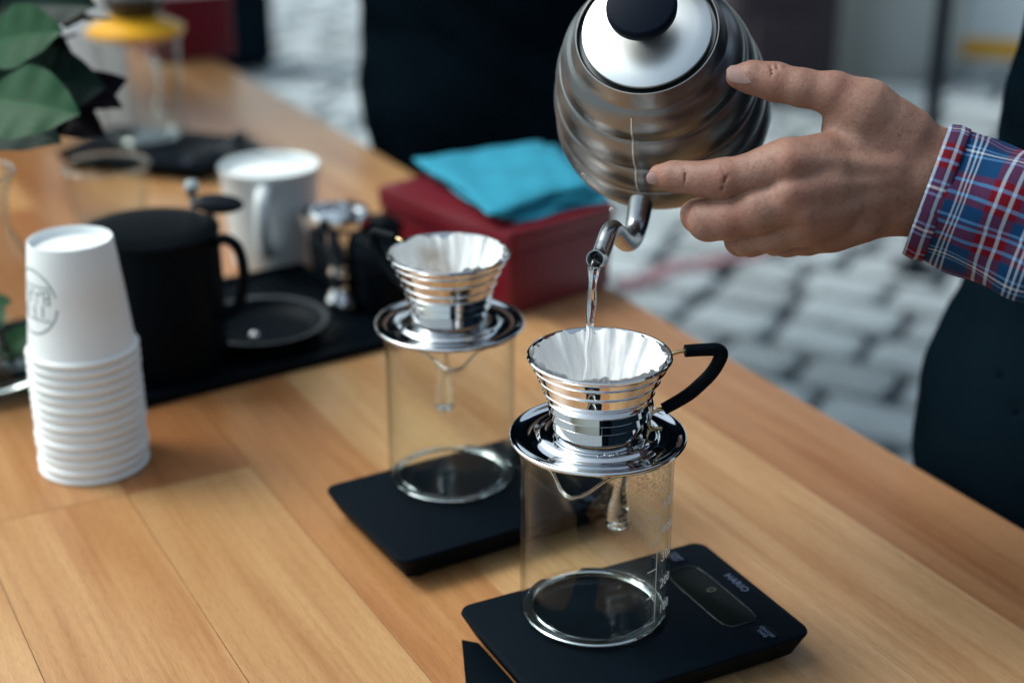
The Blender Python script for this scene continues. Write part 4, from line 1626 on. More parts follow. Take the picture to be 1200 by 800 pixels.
# white packets and dark things at the far left end
pk = empty('paper_packet', (-0.668, 2.37, 0), R(12), 'white paper packet standing at the far end of the table, left of the yellow collar', 'packet')
rbox('packet_body', 0.12, 0.055, 0.0, 0.165, M['cup'], pk, r=0.004, bev=0.002, taper=-0.004)
rbox('folded_top', 0.09, 0.012, 0.1652, 0.205, M['cup'], pk, r=0.003, bev=0.001)
rb = empty('far_red_box', (-0.66, 2.98, 0), EDGE_ANG, 'small dark red crate at the far end of the table', 'box')
rbox('body', 0.16, 0.24, 0, 0.10, M['redbox'], rb, r=0.005, bev=0.002)
rbox('lid', 0.165, 0.245, 0.1005, 0.12, M['redbox'], rb, r=0.005, bev=0.002)
gm = empty('coffee_grinder', (-0.905, 2.50, 0), R(25), 'black coffee grinder standing behind the leaves at the far left', 'coffee grinder')
rbox('body', 0.20, 0.26, 0, 0.34, M['black'], gm, r=0.03, bev=0.006)
lathe('hopper', [(0.04, 0.34), (0.05, 0.36), (0.10, 0.46), (0.102, 0.47), (0.096, 0.47), (0.045, 0.36)], M['blackgloss'], gm, n=40, closed=True)
tube('spout', [(0.05, -0.13, 0.24), (0.05, -0.17, 0.22), (0.05, -0.18, 0.18)], 0.02, M['black'], gm, n=16)
rbox('tray', 0.16, 0.12, 0, 0.02, M['black'], gm, loc=(0.02, -0.19, 0), r=0.01, bev=0.002)

# thin black wedge whose corner pokes into the picture
nbk = empty('wedge', (0.035, 0.815, 0), R(-57), 'thin black notebook lying in front of the nearest scale, only its corner in view', 'wedge')
bpy.data.objects.remove(nbk)
pts2 = [(0, 0), (0.012, -0.004), (0.118, -0.205), (0.105, -0.215), (0.018, -0.215), (0.001, -0.010)]
v = [(x, y, 0.0002) for x, y in pts2] + [(x, y, 0.0030) for x, y in pts2]
n = len(pts2)
f = [tuple(range(n))[::-1], tuple(range(n, 2 * n))] + [(i, (i + 1) % n, n + (i + 1) % n, n + i) for i in range(n)]
f = [tuple(reversed(q)) if k != 0 and k != 1 else tuple(reversed(q)) for k, q in enumerate(f)]
o = link('dark_wedge', mesh('dark_wedge', v, f), M['rubber'], None, False)
o.location = (-0.036, 0.921, 0)
setp(o, 'thin black wedge with a pointed corner, lying in front of the nearest scale', 'case')

# ------------------------------------------------------------------ vase of leaves
vase = empty('glass_vase', (-0.522, 1.372, 0), 0, 'clear bulbous glass vase of water and stems at the left edge', 'vase')
lathe('body', [(0, 0.0), (0.050, 0.0), (0.064, 0.006), (0.078, 0.035), (0.081, 0.065), (0.074, 0.105), (0.056, 0.135), (0.044, 0.160), (0.045, 0.190), (0.054, 0.215), (0.0520, 0.216), (0.0425, 0.190), (0.0415, 0.160), (0.053, 0.135), (0.071, 0.105), (0.078, 0.065), (0.075, 0.035), (0.060, 0.012), (0, 0.010)], M['glass_far'], vase, n=72)
lathe('thick_foot', [(0, 0.0105), (0.058, 0.0125), (0.066, 0.022), (0.052, 0.018), (0, 0.016)], M['glass_solid'], vase, n=64)
tube('rim', [(0.0532 * math.cos(2 * PI * k / 48), 0.0532 * math.sin(2 * PI * k / 48), 0.2155) for k in range(49)], 0.0014, M['glass_solid'], vase, n=8, cap=False, spline=0)
plant = empty('leafy_branches', (-0.522, 1.372, 0.02), 0, 'bunch of dark green and burgundy leaves standing in the glass vase', 'plant')


def leaf_mesh(name, fold=0.25, curl=0.3, wide=0.62):
    n, m_ = 24, 6
    V, F_, UV = [], [], []
    for i in range(n + 1):
        u = i / n
        w = wide * 0.5 * (max(0, math.sin(PI * u ** 0.80)) ** 0.85) + 0.004
        for j in range(-m_, m_ + 1):
            q = j / m_
            V.append((u, q * w * math.cos(fold), abs(q) * w * math.sin(fold) - curl * u * u * 0.5 + 0.012 * math.sin(u * 22) * abs(q)))
            UV.append((u, q))
    W = 2 * m_ + 1
    for i in range(n):
        for j in range(W - 1):
            F_.append((i * W + j, (i + 1) * W + j, (i + 1) * W + j + 1, i * W + j + 1))
    return mesh(name, V, F_, UV)


LM = {}
for key in ('leaf', 'leafdark', 'leafred'):
    for q, (fo, cu) in enumerate(((0.12, 0.30), (0.35, 0.45))):
        me = leaf_mesh('leaf', fo, cu, 0.72 if key != 'leafred' else 0.62)
        me.materials.append(M[key])
        me.shade_smooth()
        LM[(key, q)] = me


def put_leaf(key, q, base, tip, face, size=1.0):
    base, tip = Vector(base), Vector(tip)
    X = tip - base
    L_ = X.length
    X.normalize()
    Z = Vector(face) - X * Vector(face).dot(X)
    Z.normalize()
    Y = Z.cross(X)
    o = bpy.data.objects.new('leaf', LM[(key, q)])
    COL.objects.link(o)
    o.parent = plant
    p = base - plant.location
    o.matrix_local = Matrix(((X.x * L_, Y.x * L_ * size, Z.x * L_, p.x), (X.y * L_, Y.y * L_ * size, Z.y * L_, p.y), (X.z * L_, Y.z * L_ * size, Z.z * L_, p.z), (0, 0, 0, 1)))
    return o


toc = Vector((0.35, -0.80, 0.45))
# the leaves that can be told apart
put_leaf('leaf', 0, at(-12, 52, 1.36), at(60, 30, 1.31), (0.15, -0.80, 0.55), 1.0)
put_leaf('leaf', 0, at(-15, 118, 1.33), at(80, 124, 1.28), (0.1, -0.78, 0.60), 1.0)
put_leaf('leafdark', 0, at(20, 95, 1.42), at(112, 98, 1.38), (0.3, -0.9, 0.4), 1.0)
put_leaf('leafdark', 0, at(-5, 75, 1.40), at(60, 62, 1.36), (0.5, -0.8, 0.1), 1.0)
put_leaf('leafdark', 0, at(60, 30, 1.42), at(132, 12, 1.40), (0.2, 0.3, 0.9), 0.6)
put_leaf('leafdark', 1, at(0, 10, 1.42), at(90, -5, 1.36), toc, 1.0)
put_leaf('leafdark', 1, at(-20, 140, 1.40), at(52, 152, 1.34), toc, 1.0)
put_leaf('leafred', 0, at(70, 120, 1.44), at(143, 92, 1.42), toc, 0.9)
put_leaf('leafred', 0, at(65, 95, 1.44), at(136, 118, 1.40), toc, 0.7)
put_leaf('leafred', 0, at(40, 120, 1.46), at(115, 150, 1.42), toc, 0.9)
rl = random.Random(21)
for k in range(120):
    px, py = rl.uniform(-70, 92), rl.uniform(-70, 142)
    if py > 60 + (92 - px) * 1.1 + 25:
        continue
    d = rl.uniform(1.40, 1.52)
    b = at(px, py, d)
    a = rl.uniform(0, 2 * PI)
    l = rl.uniform(0.045, 0.075)
    key = rl.choice(('leafdark', 'leafdark', 'leafred', 'leafred', 'leafdark'))
    tip = b + Vector((math.cos(a) * l * 0.6, rl.uniform(-0.02, 0.02), math.sin(a) * l * 0.7))
    tx, ty, _ = to_px(tip)
    if tx > 104 or ty > 160 or (tx > 78 and 0 < ty < 95) or (px > 74 and 0 < py < 90):
        continue
    put_leaf(key, rl.randrange(2), b, tip, toc + Vector((rl.uniform(-.5, .5), rl.uniform(-.4, .4), rl.uniform(-.4, .5))), rl.uniform(0.8, 1.2))
root = Vector((0, 0, 0.0))
for k, (px, py, d) in enumerate([(20, 60, 1.44), (60, 110, 1.45), (-20, 90, 1.42), (90, 40, 1.46), (-10, 20, 1.45), (40, 140, 1.43), (85, 85, 1.46)]):
    e = at(px, py, d) - plant.location
    a = k * 2.1
    st = Vector((0.030 * math.cos(a), 0.030 * math.sin(a), 0.002))
    neck = Vector((0.022 * math.cos(a + 2.4), 0.022 * math.sin(a + 2.4), 0.165))
    tube('stem', [st, st * 0.4 + neck * 0.6, neck + Vector((0, 0, 0.03)), (neck + e) * 0.55 + Vector((0, 0, 0.03)), e], [0.0032, 0.0030, 0.0026, 0.0022, 0.0014], M['stem'] if k % 3 else M['leafred'], plant, n=8)
for k in range(5):
    a = k * 1.3
    b = plant.location + Vector((0.02 * math.cos(a), 0.02 * math.sin(a), 0.01 + 0.012 * k))
    put_leaf('leaf', 0, b, b + Vector((0.045 * math.cos(a + 0.5), 0.045 * math.sin(a + 0.5), 0.03)), (0, -0.6, 0.8), 0.8)

# ------------------------------------------------------------------ things out in the street
tent = empty('market_tent', (1.180, 4.180, GZ), 0, 'thin dark upright pole of the market tent, on the cobbles above the wrist', 'tent')
# its canopy and other poles are unseen, added for the dark reflection in the saucers
TX0, TX1, TY0, TY1 = -2.60, 0.0, -1.55, 0.0
for x_, y_ in ((TX1, TY1), (TX0, TY1), (TX0, TY0), (TX1, TY0)):
    q = lathe('pole', [(0, 0.0125), (0.022, 0.0125), (0.022, 1.1), (0.025, 1.102), (0.025, 1.13), (0.019, 1.132), (0.019, 2.15), (0, 2.15)], M['pole'], tent, n=20)
    q.location = (x_, y_, 0)
    q = lathe('foot_plate', [(0, 0), (0.07, 0), (0.07, 0.008), (0.02, 0.012), (0, 0.012)], M['pole'], tent, n=24)
    q.location = (x_, y_, 0)
cxm, cym = (TX0 + TX1) / 2, (TY0 + TY1) / 2
cvv, cvf = [], []
for zo in (0.0, -0.004):
    b = len(cvv)
    cvv += [(TX0 - 0.03, TY0 - 0.03, 2.155 + zo), (TX1 + 0.03, TY0 - 0.03, 2.155 + zo), (TX1 + 0.03, TY1 + 0.03, 2.155 + zo), (TX0 - 0.03, TY1 + 0.03, 2.155 + zo), (cxm, cym, 2.75 + zo)]
    q = [(b, b + 1, b + 4), (b + 1, b + 2, b + 4), (b + 2, b + 3, b + 4), (b + 3, b, b + 4)]
    cvf += q if zo == 0 else [tuple(reversed(k)) for k in q]
link('reflection_canopy', mesh('reflection_canopy', cvv, cvf), M['denim'], tent, False)
vv, vf = [], []
for (xa, ya), (xb, yb) in (((TX0, TY0), (TX1, TY0)), ((TX1, TY0), (TX1, TY1)), ((TX1, TY1), (TX0, TY1)), ((TX0, TY1), (TX0, TY0))):
    dx, dy = (yb - ya), -(xb - xa)
    l_ = math.hypot(dx, dy)
    dx, dy = dx / l_ * 0.034, dy / l_ * 0.034
    b = len(vv)
    for o_ in (1.0, 1.12):
        vv += [(xa + dx * o_, ya + dy * o_, 2.150), (xb + dx * o_, yb + dy * o_, 2.150), (xb + dx * o_, yb + dy * o_, 1.98), (xa + dx * o_, ya + dy * o_, 1.98)]
    vf += [(b, b + 1, b + 2, b + 3), (b + 7, b + 6, b + 5, b + 4)]
link('reflection_valance', mesh('reflection_valance', vv, vf), M['denim'], tent, False)
pl = empty('round_planter', (1.62, 6.95, GZ), 0, 'big pale grey round planter on the cobbles behind the dark bag', 'planter')
lathe('tub', [(0, 0), (0.40, 0), (0.42, 0.03), (0.46, 0.55), (0.50, 0.56), (0.51, 0.62), (0.50, 0.66), (0.45, 0.66), (0.43, 0.58), (0, 0.56)], M['planter'], pl, n=48)
lathe('soil', [(0, 0.60), (0.44, 0.59), (0.44, 0.585), (0, 0.585)], M['joint'], pl, n=32)
bgm = empty('shoulder_bag', (1.10, 6.35, GZ), R(10), 'big dark plum fabric bag standing on the cobbles beyond the kettle', 'bag')
rbox('body', 0.50, 0.30, 0, 0.62, M['darkbrown'], bgm, r=0.09, bev=0.04, taper=0.0)
rbox('pocket', 0.32, 0.05, 0.08, 0.36, M['darkbrown'], bgm, loc=(0, -0.17, 0), r=0.02, bev=0.012)
tube('strap', [(-0.2, 0, 0.60), (-0.16, 0, 0.80), (0, 0, 0.90), (0.16, 0, 0.80), (0.2, 0, 0.60)], 0.014, M['darkbrown'], bgm, n=10)
st_pts = [on_z(px, py, GZ + 0.012) for px, py in ((728, 338), (752, 330), (790, 316), (830, 309), (868, 303), (905, 292), (960, 288))]
v, f = [], []
cs_ = catmull(st_pts, 8)
for i, p in enumerate(cs_):
    t_ = (cs_[min(i + 1, len(cs_) - 1)] - cs_[max(i - 1, 0)]).normalized()
    nrm = Vector((-t_.y, t_.x, 0))
    w = 0.030
    for s_, z_ in ((-1, 0), (1, 0), (1, 0.008), (-1, 0.008)):
        v.append(p + nrm * s_ * w + Vector((0, 0, z_ + 0.004 * math.sin(i * 0.5))))
for i in range(len(cs_) - 1):
    for k in range(4):
        j = (k + 1) % 4
        f.append((i * 4 + k, i * 4 + j, (i + 1) * 4 + j, (i + 1) * 4 + k))
o = link('strap', mesh('strap', v, f), M['redline'], None, False)
setp(o, 'faded red flat strap lying across the cobbles below the hand', 'strap')
cb = empty('white_crate', (2.45, 7.15, GZ), R(-15), 'white plastic crate with a yellow stripe far away at the upper right', 'crate')
rbox('body', 1.0, 0.6, 0.0, 0.42, M['whiteplastic'], cb, r=0.04, bev=0.01)
rbox('stripe', 1.01, 0.61, 0.04, 0.13, M['yellow'], cb, r=0.04, bev=0.004)
rbox('lid', 1.04, 0.64, 0.4205, 0.47, M['whiteplastic'], cb, r=0.05, bev=0.01)
rk = empty('rucksack', (-1.30, 6.9, GZ), R(20), 'dark navy rucksack on the cobbles past the far end of the table', 'bag')
rbox('body', 0.42, 0.30, 0, 0.62, M['denim'], rk, r=0.10, bev=0.05)
rbox('pocket', 0.28, 0.07, 0.06, 0.30, M['denim'], rk, loc=(0, -0.17, 0), r=0.03, bev=0.02)
tube('strap', [(-0.1, 0.1, 0.60), (0, 0.12, 0.68), (0.1, 0.1, 0.60)], 0.012, M['leather'], rk, n=10)


# ------------------------------------------------------------------ people
def chain(X, pts, k=0.004):
    """pts : (point, radius) list -> smooth chain of tapered capsules"""
    F_ = None
    for (a, ra), (b, rb_) in zip(pts[:-1], pts[1:]):
        d = cone_sdf(X, a, b, ra, rb_)
        F_ = d if F_ is None else smin(F_, d, k)
    return F_


def sdf_object(name, fn, lo, hi, h, m, parent, it=1):
    G = grid(lo, hi, h)
    F_ = fn(G)
    V, Q = surface_nets(F_, lo, h)
    return link(name, np_mesh(name, V, Q, it), m, parent)


def hand_cam():
    """the pouring hand, laid out in metres in camera axes (x right, y up, z towards the camera)"""
    def c(px, py, d):
        return ((px - 600) / FPX * d, -(py - 400) / FPX * d, -d)
    S = 1.0 / FPX
    D = 1.0

    def r(px):
        return px * S * D
    thumb = [(c(864, 90, 1.000), r(13.5)), (c(882, 91, 0.998), r(18)), (c(908, 96, 0.995), r(21)), (c(940, 103, 0.990), r(20.5)), (c(978, 110, 0.986), r(24)), (c(1012, 130, 0.987), r(36)), (c(1052, 166, 0.994), r(46))]
    index = [(c(773, 206, 1.000), r(13.5)), (c(790, 207, 0.995), r(17)), (c(808, 208, 0.990), r(17)), (c(828, 210, 0.985), r(19.5)), (c(848, 210, 0.981), r(23)), (c(880, 204, 0.979), r(22.5)), (c(902, 198, 0.977), r(26)), (c(922, 194, 0.976), r(30)), (c(960, 188, 0.982), r(31))]
    middle = [(c(812, 250, 1.040), r(16)), (c(818, 253, 1.012), r(19)), (c(830, 258, 0.995), r(23.5)), (c(855, 257, 0.986), r(23)), (c(890, 248, 0.978), r(25)), (c(925, 236, 0.975), r(28)), (c(965, 222, 0.978), r(30))]
    ring = [(c(866, 282, 1.042), r(15)), (c(868, 281, 1.018), r(18)), (c(880, 279, 1.002), r(20.5)), (c(908, 272, 0.990), r(22)), (c(942, 260, 0.982), r(26)), (c(975, 248, 0.984), r(28))]
    little = [(c(905, 287, 1.042), r(12)), (c(908, 285, 1.026), r(13.5)), (c(922, 284, 1.012), r(16)), (c(947, 279, 1.002), r(19)), (c(974, 268, 0.996), r(25)), (c(1005, 256, 0.992), r(28))]
    mc = [  # metacarpals
        [(c(930, 196, 0.978), r(24)), (c(1075, 200, 1.000), r(34))],
        [(c(930, 232, 0.976), r(24)), (c(1080, 212, 1.000), r(34))],
        [(c(948, 258, 0.984), r(24)), (c(1080, 224, 1.004), r(33))],
        [(c(975, 268, 0.996), r(22)), (c(1082, 234, 1.008), r(32))],
        [(c(985, 150, 0.992), r(22)), (c(1060, 190, 1.000), r(38))],
        [(c(1000, 180, 0.990), r(30)), (c(1080, 205, 1.002), r(40))],
        [(c(975, 225, 1.005), r(28)), (c(1085, 215, 1.010), r(40))],
    ]
    fore = [(c(1060, 203, 1.004), r(50)), (c(1085, 210, 1.004), r(54)), (c(1120, 222, 1.002), r(57)), (c(1220, 262, 0.985), r(66)), (c(1460, 350, 0.950), r(80))]
    tend = [[(c(925, 226, 0.9625), r(6)), (c(985, 218, 0.9690), r(4)), (c(1050, 212, 0.9745), r(3))],
            [(c(945, 255, 0.9665), r(6)), (c(1000, 242, 0.9740), r(4)), (c(1055, 228, 0.9790), r(3))],
            [(c(925, 192, 0.9640), r(6)), (c(985, 192, 0.9690), r(4)), (c(1050, 196, 0.9720), r(3))]]
    veins = []
    # skin folds over the joints: (x, y top, y bottom, depth, slant)
    folds = [(903, 78, 98, 0.9840, 2), (910, 77, 102, 0.9835, 3), (918, 80, 100, 0.9835, 3), (846, 196, 222, 0.9680, 5),
             (802, 198, 216, 0.9804, 2)]

    def fn(X):
        pal = None
        for s_ in mc:
            d = chain(X, s_)
            pal = d if pal is None else smin(pal, d, 0.012)
        pal = smin(pal, chain(X, fore, 0.01), 0.018)
        th = chain(X, thumb, 0.006)
        fi = [chain(X, q, 0.005) for q in (index, middle, ring, little)]
        al = fi[0]
        for q in fi[1:]:
            al = smin(al, q, 0.0016)
        F_ = smin(pal, al, 0.007)
        F_ = smin(F_, th, 0.006)
        for t_ in tend:
            F_ = smin(F_, chain(X, t_), 0.010)
        for t_ in veins:
            F_ = smin(F_, chain(X, t_), 0.0035)
        for (x_, y1, y2, dd, sl_) in folds:
            d = cone_sdf(X, c(x_, y1, dd + 0.003), c(x_ + sl_, (y1 + y2) / 2, dd), 0.0007, 0.0007)
            d = np.minimum(d, cone_sdf(X, c(x_ + sl_, (y1 + y2) / 2, dd), c(x_, y2, dd + 0.003), 0.0007, 0.0007))
            F_ = -smin(-F_, d, 0.0018)
        return F_
    return fn, c, r


hf, hc, hr = hand_cam()
LH_ = ((765 - 600) / FPX * 0.98 - 0.02, -(310 - 400) / FPX - 0.02, -1.07)
lo = (0.082, -0.012, -1.066)
hi = (0.500, 0.200, -0.900)
G = grid(lo, hi, 0.00125)
F_ = hf(G)
Vh, Qh = surface_nets(F_, lo, 0.00125)
C3 = np.array(CAM_M.to_3x3(), dtype=np.float32)
BL = np.zeros(len(Vh), np.float32)            # redder skin over the knuckles and at the finger tips
for px_, py_, d_, w_, k_ in ((848, 205, 0.963, 0.010, 1.0), (925, 190, 0.955, 0.014, 0.8), (935, 236, 0.955, 0.014, 0.7), (768, 206, 0.995, 0.009, 1.0), (858, 255, 0.968, 0.011, 0.9), (808, 255, 1.0, 0.010, 0.9),
                             (908, 95, 0.980, 0.011, 0.8), (860, 95, 0.995, 0.010, 0.7), (850, 290, 1.0, 0.012, 0.9), (950, 262, 0.965, 0.013, 0.6), (985, 108, 0.97, 0.014, 0.6)):
    q_ = Vh - np.array(hc(px_, py_, d_), np.float32)
    BL = np.maximum(BL, k_ * np.exp(-(q_ * q_).sum(1) / (w_ * w_)))
Vh = Vh @ C3.T + np.array([0, 0, CAMZ], np.float32)


def head_fn(X, c, f, s=1.0):
    """head centre c, facing unit vector f in plan"""
    f = np.array(f, np.float32)
    up = np.array((0, 0, 1), np.float32)
    sd_ = np.cross(f, up)

    def P_(a, b, z):                          # side, forward, up
        return np.array(c) + sd_ * a * s + f * b * s + up * z * s
    B = np.stack([sd_, f, up], 1)
    d = ell_sdf(X, P_(0, -0.012, 0.030), (0.076 * s, 0.094 * s, 0.090 * s), B)
    d = smin(d, ell_sdf(X, P_(0, 0.022, -0.045), (0.055 * s, 0.062 * s, 0.072 * s), B), 0.03)
    d = smin(d, cone_sdf(X, P_(0, 0.062, -0.098), P_(0, 0.056, -0.10), 0.016, 0.020), 0.03)
    d = smin(d, cone_sdf(X, P_(0, 0.080, 0.012), P_(0, 0.100, -0.028), 0.007, 0.011), 0.010)
    for q in (-1, 1):
        d = smin(d, cone_sdf(X, P_(q * 0.009, 0.090, -0.031), P_(q * 0.012, 0.086, -0.031), 0.007, 0.006), 0.006)
        d = -smin(-d, cone_sdf(X, P_(q * 0.032, 0.094, 0.006), P_(q * 0.034, 0.092, 0.006), 0.012, 0.012), 0.012)
        d = smin(d, cone_sdf(X, P_(q * 0.020, 0.083, 0.024), P_(q * 0.048, 0.070, 0.024), 0.006, 0.006), 0.014)
        d = smin(d, cone_sdf(X, P_(q * 0.078, -0.008, 0.022), P_(q * 0.074, -0.002, -0.022), 0.013, 0.009), 0.006)
    d = smin(d, cone_sdf(X, P_(-0.020, 0.082, -0.060), P_(0.020, 0.082, -0.060), 0.007, 0.007), 0.008)
    return d, P_, B


def make_person(name_label, parts):
    """parts: neck, head, face, shoulders (l, r), elbows, wrists, hips, knees, ankles in world metres"""
    base = parts['base']
    t = empty('person', base, 0, name_label, 'person')
    b = np.array(base, np.float32)

    def L_(p):
        return np.array(p, np.float32) - b
    f = np.array(parts['face'], np.float32)
    up = np.array((0, 0, 1), np.float32)
    side = np.cross(f, up)                    # the person's right
    hc_ = L_(parts['head'])
    neck = L_(parts['neck'])
    pel = L_(parts['pelvis'])
    # skin: head, neck, arms, hands
    bits = []

    def add(fn, lo, hi, h, it=1):
        V, Q = surface_nets(fn(grid(lo, hi, h)), lo, h)
        bits.append((V, Q))
    def hn(X):
        d, _, _ = head_fn(X, hc_, f)
        return smin(d, cone_sdf(X, neck + up * -0.02, hc_ + f * -0.015 + up * -0.07, 0.062, 0.055), 0.02)
    add(hn, tuple(hc_ - np.array((0.14, 0.14, 0.26))), tuple(hc_ + np.array((0.14, 0.14, 0.15))), 0.0045)
    for sidekey in ('l', 'r'):
        if parts.get('skip_hand') == sidekey:
            continue
        e, w = L_(parts['elbow_' + sidekey]), L_(parts['wrist_' + sidekey])
        hd = parts['hand_' + sidekey]         # direction of fingers, palm direction, curl
        fd, pd, curl = np.array(hd[0], np.float32), np.array(hd[1], np.float32), hd[2]
        fd = fd / np.linalg.norm(fd)
        pd = pd - fd * (pd @ fd)
        pd = pd / np.linalg.norm(pd)
        ax = np.cross(fd, pd) * (1 if sidekey == 'r' else -1)      # towards the thumb side
        def hand(X, e=e, w=w, fd=fd, pd=pd, ax=ax, curl=curl):
            d = chain(X, [(e, 0.045), (w * 0.6 + e * 0.4, 0.036), (w, 0.028)], 0.02)
            pal = smin(cone_sdf(X, w + fd * 0.01, w + fd * 0.085 + ax * 0.026, 0.020, 0.014), cone_sdf(X, w + fd * 0.01, w + fd * 0.078 - ax * 0.028, 0.019, 0.012), 0.02)
            pal = smin(pal, cone_sdf(X, w, w + fd * 0.085, 0.02, 0.014), 0.02)
            d = smin(d, pal, 0.015)
            F_ = None
            for q, (o_, l_) in enumerate(((0.030, 0.92), (0.010, 1.0), (-0.010, 0.95), (-0.029, 0.78))):
                p = w + fd * (0.088 - abs(o_) * 0.15) + ax * o_
                a = curl * 0.5
                pts_ = [(p - fd * 0.01, 0.0105)]
                dirn = fd
                for seg, (ln_, rd) in enumerate(((0.042, 0.0092), (0.027, 0.0084), (0.022, 0.0072))):
                    dirn = fd * math.cos(a) + pd * math.sin(a)
                    p = p + dirn * ln_ * l_
                    pts_.append((p, rd))
                    a += curl
                g_ = chain(X, pts_, 0.003)
                F_ = g_ if F_ is None else smin(F_, g_, 0.0012)
            p0 = w + fd * 0.02 + ax * 0.022
            p1 = w + fd * 0.055 + ax * 0.050 + pd * 0.018
            p2 = w + fd * 0.083 + ax * 0.055 + pd * 0.034
            p3 = w + fd * 0.105 + ax * 0.050 + pd * (0.036 + 0.01 * curl)
            d = smin(d, F_, 0.006)
            return smin(d, chain(X, [(p0, 0.017), (p1, 0.0125), (p2, 0.0105), (p3, 0.0090)], 0.004), 0.008)
        allp = np.stack([e, w, w + fd * 0.2 + ax * 0.07, w + fd * 0.2 - ax * 0.05, w + pd * 0.13, w - pd * 0.03 + fd * 0.05])
        add(hand, tuple(allp.min(0) - 0.05), tuple(allp.max(0) + 0.05), 0.0028)
    if 'extra_skin' in parts:
        V, Q = parts['extra_skin']
        bits.append((V - b, Q))
    V = np.concatenate([q[0] for q in bits])
    off, QQ = 0, []
    for v_, q_ in bits:
        QQ.append(q_ + off)
        off += len(v_)
    body = link('body', np_mesh('body', V, np.concatenate(QQ), 2), M['skin'], t)
    at_ = body.data.attributes.new('blush', 'FLOAT', 'POINT')
    bl_ = np.zeros(len(body.data.vertices), np.float32)
    if 'extra_skin' in parts and len(bl_) == len(V):
        bl_[-len(BL):] = BL
    at_.data.foreach_set('value', bl_)
    # clothes
    def torso(X):
        ch = neck - (neck - pel) * 0.38
        B = np.stack([side, f, up], 1)
        d = ell_sdf(X, ch, (0.185, 0.120, 0.26), B)
        d = smin(d, ell_sdf(X, pel + (neck - pel) * 0.42, (0.165, 0.118, 0.24), B), 0.06)
        d = smin(d, ell_sdf(X, pel + up * 0.02, (0.178, 0.125, 0.17), B), 0.06)
        for k_ in 'lr':
            d = smin(d, cone_sdf(X, neck - up * 0.05, L_(parts['shoulder_' + k_]), 0.060, 0.062), 0.05)
        d = -smin(-d, -(cone_sdf(X, neck - up * 0.02, neck + up * 0.2, 0.062, 0.062) * 1.0) * -1, 0.01)
        wr = 0.004 * np.sin(X[..., 2] * 70 + 6 * np.sin(X[..., 0] * 9)) * np.sin(X[..., 1] * 30)
        return d + wr
    allp = np.stack([neck, pel, L_(parts['shoulder_l']), L_(parts['shoulder_r'])])
    lo_, hi_ = allp.min(0) - 0.25, allp.max(0) + 0.22
    sdf_object('shirt' if parts.get('shirt') else 'jumper', torso, tuple(lo_), tuple(hi_), 0.009, M[parts.get('top', 'cloth_black')], t, 2)
    # apron: a shell in front of the torso and thighs
    def apron(X):
        d = torso(X)
        for k_ in 'lr':
            kn_ = L_(parts['knee_' + k_])
            d = smin(d, cone_sdf(X, pel, kn_, 0.13, 0.085), 0.05)
        sh = np.abs(d - 0.012) - 0.0055
        rel = X - pel
        fwd = rel @ f
        sdw = np.abs(rel @ side)
        hgt = rel[..., 2]
        lim = np.maximum(-fwd + 0.01, sdw - np.where(hgt > 0.30, 0.13, 0.21))
        lim = np.maximum(lim, hgt - 0.47)
        lim = np.maximum(lim, -hgt - 0.42)
        return np.maximum(sh, lim)
    lo_, hi_ = pel - np.array((0.34, 0.34, 0.46)), pel + np.array((0.34, 0.34, 0.52))
    sdf_object('apron', apron, tuple(lo_), tuple(hi_), 0.007, M['cloth_black'], t, 2)
    def trousers(X):
        d = None
        for k_ in 'lr':
            hp = pel + side * (0.085 if k_ == 'r' else -0.085)
            g_ = chain(X, [(hp, 0.105), (L_(parts['knee_' + k_]), 0.068), (L_(parts['ankle_' + k_]) + up * 0.02, 0.055)], 0.03)
            d = g_ if d is None else smin(d, g_, 0.012)
        return d + 0.003 * np.sin(X[..., 2] * 60 + X[..., 0] * 30)
    allp = np.stack([pel, L_(parts['knee_l']), L_(parts['knee_r']), L_(parts['ankle_l']), L_(parts['ankle_r'])])
    lo_, hi_ = allp.min(0) - 0.22, allp.max(0) + 0.13
    lo_[2] = 0.03
    sdf_object('trousers', trousers, tuple(lo_), tuple(hi_), 0.009, M['denim'], t, 1)
    for k_ in 'lr':
        an = L_(parts['ankle_' + k_])
        def shoe(X, an=an):
            d = smin(cone_sdf(X, an + up * -0.03 - f * 0.03, an + up * 0.02, 0.042, 0.045), cone_sdf(X, an + up * -0.035, an + f * 0.15 + up * -0.045, 0.044, 0.036), 0.03)
            return np.maximum(d, 0.001 - X[..., 2])
        sdf_object('shoe', shoe, tuple(an - np.array((0.22, 0.22, 0.10))), tuple(an + np.array((0.22, 0.22, 0.10))), 0.006, M['leather'], t, 1)
    # hair, eyes, lips
    def hair(X):
        d, P_, B = head_fn(X, hc_, f)
        cap_ = ell_sdf(X, P_(0, -0.018, 0.038), (0.084, 0.101, 0.094), B)
        cap_ = cap_ + 0.0025 * np.sin(X[..., 0] * 300) * np.sin(X[..., 1] * 260)
        cut = (X - P_(0, 0.075, 0.055)) @ (f * 0.80 + up * -0.60)
        low = -(X[..., 2] - P_(0, 0, -0.055)[2])
        return np.maximum(np.maximum(cap_, cut), low)
    sdf_object('hair', hair, tuple(hc_ - 0.14), tuple(hc_ + 0.15), 0.005, M['hair'], t, 1)
    _, P_, _ = head_fn(np.zeros((1, 3), np.float32), hc_, f)
    for q in (-1, 1):
        e_ = lathe('eye', [(0, -0.0115)] + [(0.0115 * math.sin(a), -0.0115 * math.cos(a)) for a in np.linspace(0.2, PI - 0.2, 9)] + [(0, 0.0115)], M['eye'], t, n=20)
        e_.location = tuple(P_(q * 0.032, 0.0715, 0.006))
        ir = lathe('iris', [(0, 0.0), (0.0052, 0.0), (0.0040, 0.0012), (0, 0.0016)], M['iris'], e_, n=20)
        ir.rotation_euler = Vector(tuple(f)).to_track_quat('Z', 'Y').to_euler()
        ir.location = tuple(f * 0.0109)
